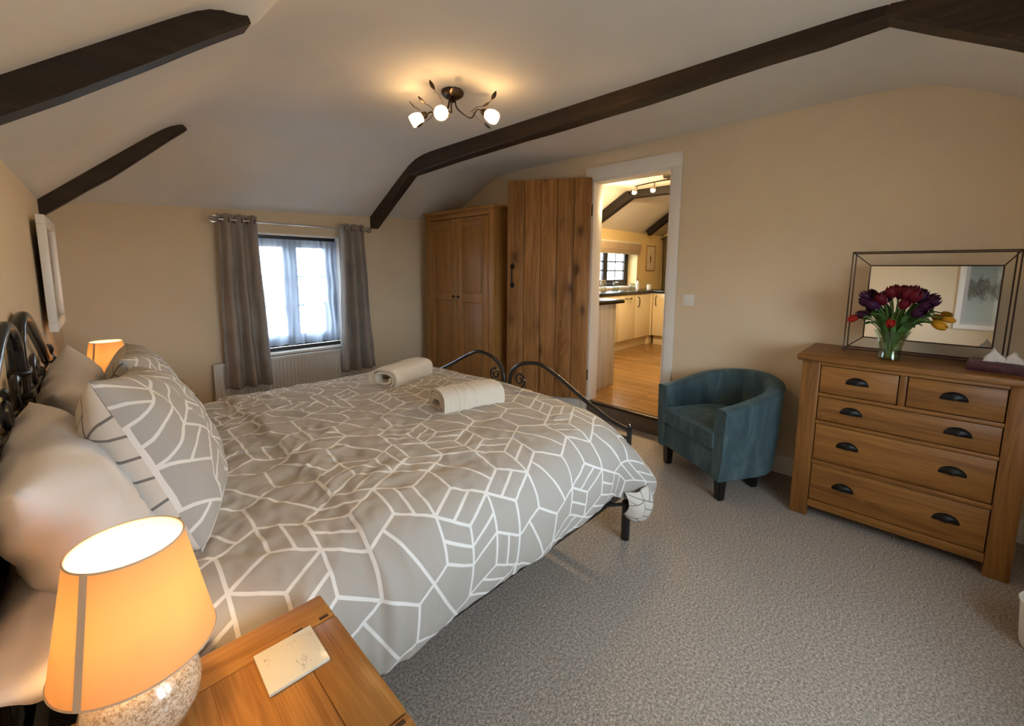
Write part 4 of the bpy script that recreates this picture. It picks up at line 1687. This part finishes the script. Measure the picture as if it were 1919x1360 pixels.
# ------------------------------------------------------------------ tub chair
def tub_chair():
    fwd = Vector((-.862, .507, 0))
    t = thing('tub_chair', 'teal velvet tub armchair beside the kitchen doorway', 'chair', (2.955, .892, 0), math.atan2(fwd.y, fwd.x) - math.pi / 2)
    # local: +y forward, x across
    HW, YF, R = .328, .300, .328
    TH = .085
    YB = .02
    def path(s):
        """s in [0,1] from the front of one arm round the back to the other; returns centre line point and outward normal"""
        La = YF - YB
        Lc = math.pi * (HW - TH / 2)
        T_ = 2 * La + Lc
        d = s * T_
        rr = HW - TH / 2
        if d < La: return Vector((rr, YF - d, 0)), Vector((1, 0, 0))
        if d < La + Lc:
            a = (d - La) / rr
            return Vector((rr * math.cos(a), YB - rr * math.sin(a) * .98, 0)), Vector((math.cos(a), -math.sin(a), 0))
        return Vector((-rr, YB + (d - La - Lc), 0)), Vector((-1, 0, 0))
    def topz(s):
        q = math.sin(math.pi * s)
        return .575 + .125 * q ** 1.5
    # cross section of shell: outer bottom -> outer top -> rounded top -> inner top -> inner bottom
    def shell(u, v):
        c_, n_ = path(u)
        zt = topz(u)
        z0 = .135
        taper = lambda z: -.030 * (1 - (z - z0) / (zt - z0))
        h_ = TH / 2
        if v < .42:
            z = lerp(z0, zt - .022, v / .42)
            o_ = h_ + taper(z) + .006 * math.sin(math.pi * v / .42)
        elif v < .60:
            a = (v - .42) / .18 * math.pi
            z = zt - .022 + .022 * math.sin(a) ** .8 if math.sin(a) > 0 else zt - .022
            o_ = h_ * math.copysign(abs(math.cos(a)) ** .55, math.cos(a))
        else:
            z = lerp(zt - .022, .14, (v - .60) / .40)
            o_ = -h_ - .006
        return c_ + n_ * o_ + Vector((0, 0, z))
    mb = MB()
    N = 80
    vs = mb.grid(shell, N, 50)
    # flat fronts of the arms
    for i in (0, N):
        ring = vs[i]
        try: mb.bm.faces.new(ring if i == 0 else list(reversed(ring)))
        except ValueError: pass
    bmesh.ops.recalc_face_normals(mb.bm, faces=mb.bm.faces)
    sh = mb.build('tub_shell', m_velvet, t, smooth=50)
    mb = MB()
    # piping along outer top edge
    mb.tube([shell(k / 80, .43) + path(k / 80)[1] * .002 for k in range(81)], .004, 6)
    mb.build('piping', m_velvet, sh)
    # seat base, follows the tub
    w_ = HW - TH
    pts = [(w_ + .02, YF - .012), (w_ + .02, YB)] + [((w_ + .01) * math.cos(a), YB - (w_ + .01) * math.sin(a)) for a in [math.pi * k / 14 for k in range(1, 14)]] + [(-w_ - .02, YB), (-w_ - .02, YF - .012)]
    MB().prism(pts, .140, .320, 2, bev=.008).build('seat_base', m_velvet, t)
    pts = [(w_ + .004, YF + .014), (w_ + .004, YB)] + [((w_ + .004) * math.cos(a), YB - (w_ + .004) * math.sin(a)) for a in [math.pi * k / 14 for k in range(1, 14)]] + [(-w_ - .004, YB), (-w_ - .004, YF + .014)]
    def cush(z0, z1):
        b = MB()
        n = len(pts)
        C_ = Vector((0, .06, 0))
        lays = [(.985, z0), (1.0, z0 + .02), (1.0, z1 - .03), (.985, z1 - .012), (.95, z1 - .002), (.80, z1 + .012), (.5, z1 + .022), (.2, z1 + .026)]
        rings = [[b.bm.verts.new(Vector((C_.x + (p_[0] - C_.x) * k, C_.y + (p_[1] - C_.y) * k, z))) for p_ in pts] for k, z in lays]
        for r0_, r1_ in zip(rings, rings[1:]):
            for i in range(n): b.bm.faces.new([r0_[i], r0_[(i + 1) % n], r1_[(i + 1) % n], r1_[i]])
        b.bm.faces.new(rings[-1])
        b.bm.faces.new(list(reversed(rings[0])))
        bmesh.ops.recalc_face_normals(b.bm, faces=b.bm.faces)
        return b
    sc_ = cush(.3205, .425).build('seat_cushion', m_velvet, t, smooth=60)
    MB().tube([Vector((q_[0] * .99, .06 + (q_[1] - .06) * .99, .413)) for q_ in pts], .004, 6, closed=True).build('piping', m_velvet, sc_)
    for (lx, ly) in ((.255, .245), (-.255, .245), (.17, -.08), (-.17, -.08)):
        b = bmesh.new()
        mb = MB()
        k0, k1 = .021, .027
        va = [mb.bm.verts.new((lx + sx * k0, ly + sy * k0, 0)) for sx, sy in ((-1, -1), (1, -1), (1, 1), (-1, 1))]
        vb = [mb.bm.verts.new((lx + sx * k1, ly + sy * k1, .142)) for sx, sy in ((-1, -1), (1, -1), (1, 1), (-1, 1))]
        mb.bm.faces.new(list(reversed(va)))
        mb.bm.faces.new(vb)
        for k in range(4): mb.bm.faces.new([va[k], va[(k + 1) % 4], vb[(k + 1) % 4], vb[k]])
        bmesh.ops.bevel(mb.bm, geom=mb.bm.edges[:], offset=.003, segments=2, affect='EDGES')
        mb.build('leg', m_legs, t)
    return t


tub_chair()

wb = thing('waste_bin', 'plain white waste bin on the carpet near the chest', 'bin', (2.367, -.45, 0))
MB().lathe([(0, .0), (.082, .0), (.090, .004), (.094, .02), (.104, .17), (.102, .174), (.098, .17), (.088, .02), (0, .012)], n=36).build('bin_body', m_white, wb)
MB().tube([(.104 * math.cos(a), .104 * math.sin(a), .172) for a in [2 * math.pi * k / 36 for k in range(36)]], .004, 8, closed=True).build('rim', m_white, wb)

# ------------------------------------------------------------------ light switch
sw = thing('light_switch', 'white three gang light switch beside the doorway', 'switch', (XR, 1.315, 1.15))
MB().box(-.009, -.043, -.043, 0, .043, .043, bev=.004).build('plate', m_white, sw)
for k in (-1, 0, 1):
    MB().box(-.013, k * .022 - .006, -.012, -.009, k * .022 + .006, .012, bev=.002).build('rocker', m_white, sw)

# ------------------------------------------------------------------ pictures on the left wall
def picture(label, y0, y1, z0, z1, art, off=.006, depth=.032):
    ang = -math.atan(.027)
    yc = (y0 + y1) / 2
    t = thing('framed_picture', label, 'picture', (xleft(yc) + off, yc, (z0 + z1) / 2), ang)
    hy, hz = (y1 - y0) / 2, (z1 - z0) / 2
    fw_ = .045
    mb = MB()
    mb.box(0, -hy, -hz, depth, hy, -hz + fw_)
    mb.box(0, -hy, hz - fw_, depth, hy, hz)
    mb.box(0, -hy, -hz + fw_, depth, -hy + fw_, hz - fw_)
    mb.box(0, hy - fw_, -hz + fw_, depth, hy, hz - fw_)
    mb.build('frame', m_white, t)
    MB().box(.002, -hy + fw_, -hz + fw_, .010, hy - fw_, hz - fw_, bev=0).build('mount', m_cotton, t)
    MB().box(.0105, -hy + fw_ + .03, -hz + fw_ + .03, .012, hy - fw_ - .03, hz - fw_ - .03, bev=0).build('print', art, t)
    MB().box(.018, -hy + fw_, -hz + fw_, .020, hy - fw_, hz - fw_, bev=0).build('glazing', m_glass, t)
    return t


picture('white framed picture on the wall beyond the headboard', 3.04, 3.68, 1.05, 1.615, m_art, .022)
picture('white framed grey seascape on the wall by the photographer, seen in the mirror', -.66, -.205, .80, 1.56, m_art)

# ------------------------------------------------------------------ kitchen beyond the doorway
KF, KY, KX1, KZ = .153, 3.75, 7.95, 2.45
KX0 = XR + WT
kf = struct(bx('floor.001', (KX0 - .06, -.8, KF - .12, KX1 + .05, KY + .1, KF - .012), m_dark, None, 0), 'golden wood board floor of the kitchen beyond the doorway')
nb = 34
bw = (KX1 - KX0) / nb
brd = None
for k in range(nb):
    x = KX0 + k * bw
    for (ya, yb) in (((-.75, 1.9), (1.9, KY)) if k % 2 else ((-.75, .9), (.9, 2.75), (2.75, KY))):
        bx('floor_board', (x + .0008, ya + .0008, KF - .0118, x + bw - .0008, yb - .0008, KF), boardwood, kf, .0015, 1)
bx('floor_board', (XR + .051, DY0 + .002, KF - .0118, KX0 - .001, DY1 - .002, KF), boardwood, kf, .0015, 1)

mb = MB()
KWX0, KWX1, KWZ0, KWZ1 = 5.5, 6.98, 1.09, 1.80
for d in ((KX0 - .05, KWX0, 0, 2.5), (KWX1, KX1 + .1, 0, 2.5), (KWX0, KWX1, 0, KWZ0), (KWX0, KWX1, KWZ1, 2.5)):
    mb.box(d[0], KY, d[2], d[1], KY + .30, d[3], bev=0)
struct(mb.build('wall_far.001', m_kwall, smooth=0), 'lamplight tinted cream kitchen wall with a window over the worktop')
struct(bx('wall_right.001', (KX1, -.8, 0, KX1 + .12, KY + .1, 2.6), m_kwall, None, 0), 'lamplight tinted cream gable wall at the end of the kitchen')
struct(bx('wall_near.001', (KX0 - .05, -.87, 0, KX1 + .1, -.75, 2.6), m_kwall, None, 0), 'kitchen wall out of sight on the photographer side')


def kceil(y):
    return softmin([KZ, 2.03 + .70 * (KY - y), 1.95 + .7 * (y + .75)], .02)


mb = MB()
mb.grid(lambda u, v: Vector((lerp(KX0 - .05, KX1 + .06, u), lerp(-.8, KY + .06, v), kceil(lerp(-.8, KY + .06, v)))), 4, 90)
o = mb.build('ceiling.001', m_ceil, smooth=80)
md = o.modifiers.new('thickness', 'SOLIDIFY')
md.thickness = .05
md.offset = 1
struct(o, 'white sloping kitchen ceiling seen through the doorway')

t = thing('kitchen_truss', 'dark kinked roof beam crossing the kitchen ceiling', 'beam', (0, 0, 0))
beam('collar_beam', '', resample([(3.02, 2.345), (.6, 2.345)], 4), .10, .14, beamwood_k, 1, 5.4).parent = t
beam('rafter', '', resample([(KY - .005, 1.915), (3.00, 2.345)], 4), .10, .12, beamwood_k, 1, 5.4).parent = t
o = beam('rafter', '', resample([(3.62, 1.99), (3.0, 2.42)], 4), .10, .10, beamwood_k, 1, 7.15)
o.name = 'kitchen_rafter'
tag(o, 'short dark rafter above the small kitchen picture', 'beam')

w3 = window('window_3', 'dark framed kitchen window under a half raised blind', KWX0 + .01, KWX1 - .005, KWZ0 + .01, KWZ1 - .01, KY + .17, 1, 2, vbar=True, mats=(m_darkframe, m_bar))
MB().box(KWX0, KY - .01, KWZ0 - .025, KWX1, KY + .30, KWZ0 + .005, bev=.004).build('window_sill', m_white, w3)
m_blind = fabric('beige_roman_blind', (.62, .50, .36), (.52, .41, .29), 300, .3)
bl = thing('roman_blind', 'beige roman blind half raised over the kitchen window', 'blind', (6.1, KY - .02, 1.0))
for k in range(3):
    MB().box(-.85, -.030 - .012 * k, .645 + .03 * k, .875, -.012 - .008 * k, .79 + .02 * k, bev=.006).build('fold', m_blind, bl)
MB().box(-.85, -.035, .828, .875, .015, .855, bev=.003).build('headrail', m_white, bl)

# base units and worktop
def base_unit(label, x0, x1, y0, y1, face, nd, name='base_cabinet'):
    """face 'y': doors look towards -y ; face 'x': doors look towards -x"""
    t = thing(name, label, 'cabinet', (0, 0, 0))
    bx('carcass', (x0, y0, KF + .15, x1, y1, KF + .855), m_kitdoor, t, .002)
    if face == 'y': bx('plinth', (x0, y0 + .045, KF, x1, y1, KF + .148), m_kitdoor, t, .002)
    else: bx('plinth', (x0 + .045, y0, KF, x1, y1, KF + .148), m_kitdoor, t, .002)
    L = (x1 - x0) if face == 'y' else (y1 - y0)
    for k in range(nd):
        a, b = L * k / nd + .003, L * (k + 1) / nd - .003
        if face == 'y':
            d = bx('cupboard_door', (x0 + a, y0 - .021, KF + .155, x0 + b, y0 - .001, KF + .85), m_kitdoor, t, .003)
            hx_ = x0 + (b - .06 if k == 0 else a + .06)
            mb = MB()
            if label.startswith('cream base cabinet with') and k == 0:
                hc = x0 + (a + b) / 2
                mb.tube([(hc - .09, y0 - .021, KF + .80), (hc - .07, y0 - .05, KF + .795), (hc, y0 - .055, KF + .79), (hc + .07, y0 - .05, KF + .795), (hc + .09, y0 - .021, KF + .80)], .007, 8, 5)
                mb.build('bow_handle', m_pewter, d)
                continue
            mb.tube([(hx_, y0 - .021, KF + .81), (hx_, y0 - .05, KF + .79), (hx_, y0 - .055, KF + .73), (hx_, y0 - .05, KF + .67), (hx_, y0 - .021, KF + .65)], .007, 8, 5)
            mb.build('bow_handle', m_pewter, d)
        else:
            d = bx('cupboard_door', (x0 - .021, y0 + a, KF + .155, x0 - .001, y0 + b, KF + .85), m_kitdoor, t, .003)
            mb = MB()
            hy_ = y0 + b - .06
            mb.tube([(x0 - .021, hy_, KF + .81), (x0 - .05, hy_, KF + .79), (x0 - .055, hy_, KF + .73), (x0 - .05, hy_, KF + .67), (x0 - .021, hy_, KF + .65)], .007, 8, 5)
            mb.build('bow_handle', m_pewter, d)
    return t


base_unit('cream base cabinet with a level and an upright curved handle', 5.62, 6.62, 3.30, KY - .002, 'y', 2)
base_unit('cream base cabinet mostly hidden by the breakfast bar', 4.62, 5.615, 3.30, KY - .002, 'y', 2)
base_unit('cream corner cabinet turning towards the gable wall', 6.665, 7.25, 1.9, 3.255, 'x', 2)
bx('corner_filler', (6.60, 3.30, KF, 6.75, 3.40, KF + .149), m_kitdoor, bpy.data.objects['base_cabinet'], .001)
bx('corner_filler', (6.622, 3.262, KF + .151, 6.664, 3.34, KF + .85), m_kitdoor, bpy.data.objects['base_cabinet'], .001)
wt = thing('worktop', 'black edged kitchen worktop along the window wall', 'worktop', (0, 0, 0))
MB().box(4.6, 3.262, KF + .856, 7.28, KY - .003, KF + .896, bev=.006).build('slab', m_slate, wt)
MB().box(6.63, 1.88, KF + .856, 7.28, 3.2615, KF + .896, bev=.006).build('slab', m_slate, wt)
WZ = KF + .896

m_panel = wood('grey_limed_panel', 2, (.62, .59, .55), (.50, .475, .44), (.38, .355, .325), .5, 5)
bar = thing('breakfast_bar', 'grey limed breakfast bar with a black top just inside the doorway', 'counter', (0, 0, 0))
bx('end_panel', (KX0 + .01, 2.345, KF, 3.96, 2.375, KF + .872), m_panel, bar, .002)
bx('side_panel', (3.93, 2.376, KF, 3.958, 3.26, KF + .872), m_panel, bar, .002)
bx('bar_top', (KX0 + .01, 2.325, KF + .873, 4.10, 3.70, KF + .912), m_slate, bar, .006)

# things on the worktop
m_jar = glass_mat('clear_jar_glass', (.9, .95, .95), .12)
def jar(label, x, y, h, r, cat='jar', name='glass_jar', mat=None):
    t_ = thing(name, label, cat, (x, y, WZ))
    MB().lathe([(0, 0), (r, 0), (r, h * .85), (r * .8, h * .93), (r * .8, h), (r * .74, h), (r * .74, h * .93), (r * .93, h * .83), (r * .93, .006), (0, .006)], n=20).build('body', mat or m_jar, t_)
    MB().lathe([(0, h), (r * .85, h), (r * .85, h + .012), (0, h + .014)], n=20).build('lid', m_chrome, t_)
    return t_


jar('tall glass jar left on the kitchen worktop', 5.55, 3.52, .17, .045)
jar('glass jar under the dark window mullion', 5.95, 3.55, .13, .05)
jar('squat glass jar near the right end of the window', 6.42, 3.52, .10, .055)
m_ceram = Mat('white_ceramic', .25, (.8, .78, .74)).m
mg = thing('mug', 'white mug on the worktop below the small picture', 'mug', (6.98, 3.50, WZ))
MB().lathe([(0, 0), (.036, 0), (.040, .01), (.040, .085), (.037, .085), (.036, .01), (0, .008)], n=24).build('cup', m_ceram, mg)
MB().tube([(.038, 0, .07), (.062, 0, .065), (.064, 0, .035), (.039, 0, .02)], .005, 8, 5).build('handle', m_ceram, mg)
pl = thing('plate', 'white plate at the right end of the kitchen worktop', 'plate', (6.95, 2.95, WZ))
MB().lathe([(0, 0), (.06, 0), (.085, .008), (.125, .022), (.126, .025), (.08, .012), (0, .006)], n=32).build('dish', m_ceram, pl)
sb = thing('soap_bottle', 'white soap bottle by the kitchen window reveal', 'bottle', (6.72, 3.58, WZ))
MB().lathe([(0, 0), (.030, 0), (.032, .01), (.032, .11), (.014, .135), (.012, .155), (0, .155)], n=20).build('bottle_body', m_ceram, sb)
MB().tube([(0, 0, .155), (0, 0, .185), (-.035, 0, .18)], .006, 8).build('pump', m_cable, sb)

# small kitchen picture
kp = thing('framed_print', 'small framed flower print on the kitchen wall', 'picture', (7.46, KY - .002, 1.60))
mb = MB()
for d in ((-.17, -.23, .17, -.215), (-.17, .215, .17, .23), (-.17, -.215, -.155, .215), (.155, -.215, .17, .215)): mb.box(d[0], -.02, d[1], d[2], 0, d[3])
mb.build('frame', oak[2], kp)
m_fl = Mat('flower_print_paper', .5, (.80, .72, .56))
v = m_fl.coord('Generated')
sp = m_fl.n('ShaderNodeSeparateXYZ')
m_fl.ln(v, sp.inputs[0])
ex, ez = E(m_fl.t, sp.outputs[0]) - .5, E(m_fl.t, sp.outputs[2]) - .47
nn = E(m_fl.t, m_fl.noise(v, 9, 3))
rr = (ex * ex * 5.0 + ez * ez).op('SQRT') + (nn - .5) * .42
m_fl.col(m_fl.ramp(rr.k, [(.08, (.25, .03, .03)), (.17, (.45, .15, .10)), (.21, (.80, .73, .58))]))
MB().box(-.155, -.010, -.215, .155, -.002, .215, bev=0).build('print', m_fl.m, kp)

m_kcurt = fabric('olive_kitchen_curtain', (.17, .14, .075), (.12, .10, .05), 500, .3)
curtain('olive brown curtain on the gable wall of the kitchen', 3.10, 3.72, 3.10, 3.70, 2.02, .25, KX1 - .09, 1.4, 4, 'curtain', m_kcurt, .03, 1.97, True, axis='y')
kr = thing('curtain_pole', 'curtain pole on the kitchen gable wall', 'curtain rail', (KX1 - .09, 0, 1.97))
MB().tube([(0, 1.8, 0), (0, 3.745, 0)], .010, 10).build('rod', m_pewter, kr)

# kitchen ceiling spots
kl = thing('spotlight_bar', 'curved kitchen spotlight bar with lit lamps on the ceiling', 'light', (4.80, 2.24, kceil(2.24)))
MB().lathe([(0, 0), (.05, 0), (.05, -.025), (0, -.03)], n=24).build('ceiling_plate', m_pewter, kl)
MB().tube([(-.02, .40, -.075), (.0, .2, -.055), (0, 0, -.05), (.0, -.2, -.06), (.02, -.40, -.075)], .008, 8, 6).build('bar', m_pewter, kl)
MB().tube([(0, 0, -.05), (0, 0, -.02)], .008, 8).build('stem', m_pewter, kl)
for k, y in enumerate((.38, .16, -.08, -.34)):
    a = Vector((-.25, .35 if k == 0 else .1, -.8)).normalized()
    b = Vector((0, y, -.085))
    MB().tube([(0, y, -.06), b, b + a * .03], .006, 8).build('lamp_arm', m_pewter, kl)
    mt = a.to_track_quat('Z', 'Y').to_matrix().to_4x4()
    MB().lathe([(0, .02), (.018, .022), (.028, .045), (.030, .065), (.028, .065), (.025, .046), (.014, .028), (0, .026)], b, 18, mtx=mt).build('lamp_head', m_chrome, kl)
    MB().lathe([(0, .045), (.016, .048), (.024, .062), (.022, .078), (.012, .088), (0, .09)], b, 12, mtx=mt).build('bulb', m_bulb_k, kl)
sd_ = thing('smoke_alarm', 'round white smoke alarm on the kitchen ceiling', 'alarm', (4.62, 2.93, kceil(2.93)))
MB().lathe([(0, 0), (.055, 0), (.055, -.012), (.048, -.03), (.03, -.036), (0, -.036)], n=28).build('housing', m_white, sd_)

# dark cooker edge at the right of the doorway view
ck = thing('cooker', 'black cooker just showing past the right door jamb', 'cooker', (5.08, 2.025, KF))
MB().box(0, -.30, 0, .58, .315, .83, bev=.006).build('body', m_slate, ck)
MB().tube([(-.03, -.26, .74), (-.03, .30, .74)], .010, 8).build('oven_handle', m_pewter, ck)
for yy in (-.24, .28): MB().tube([(-.03, yy, .74), (.002, yy, .74)], .007, 8).build('handle_post', m_pewter, ck)

# ------------------------------------------------------------------ outside the windows
m_lawn = Mat('garden_lawn', .9, (.10, .22, .03))
v = m_lawn.coord('Object')
m_lawn.col(m_lawn.ramp(m_lawn.noise(v, 8, 4), [(.3, (.085, .15, .035)), (.7, (.15, .23, .07))]))
m_gravel = Mat('pale_gravel_yard', .9, (.36, .33, .30))
v = m_gravel.coord('Object')
m_gravel.col(m_gravel.ramp(m_gravel.noise(v, 30, 4), [(.3, (.28, .26, .235)), (.7, (.44, .41, .37))]))
struct(bx('ground', (-40, -40, -.55, 50, 45, -.45), m_gravel.m, None, 0), 'pale ground added around the house to keep window light neutral')  # added to block sky from below; pale tone avoids a green ceiling cast
struct(bx('lawn', (6, D + 2.5, -.449, 40, D + 30, -.35), m_lawn.m, None, 0), 'green lawn outside the kitchen window')
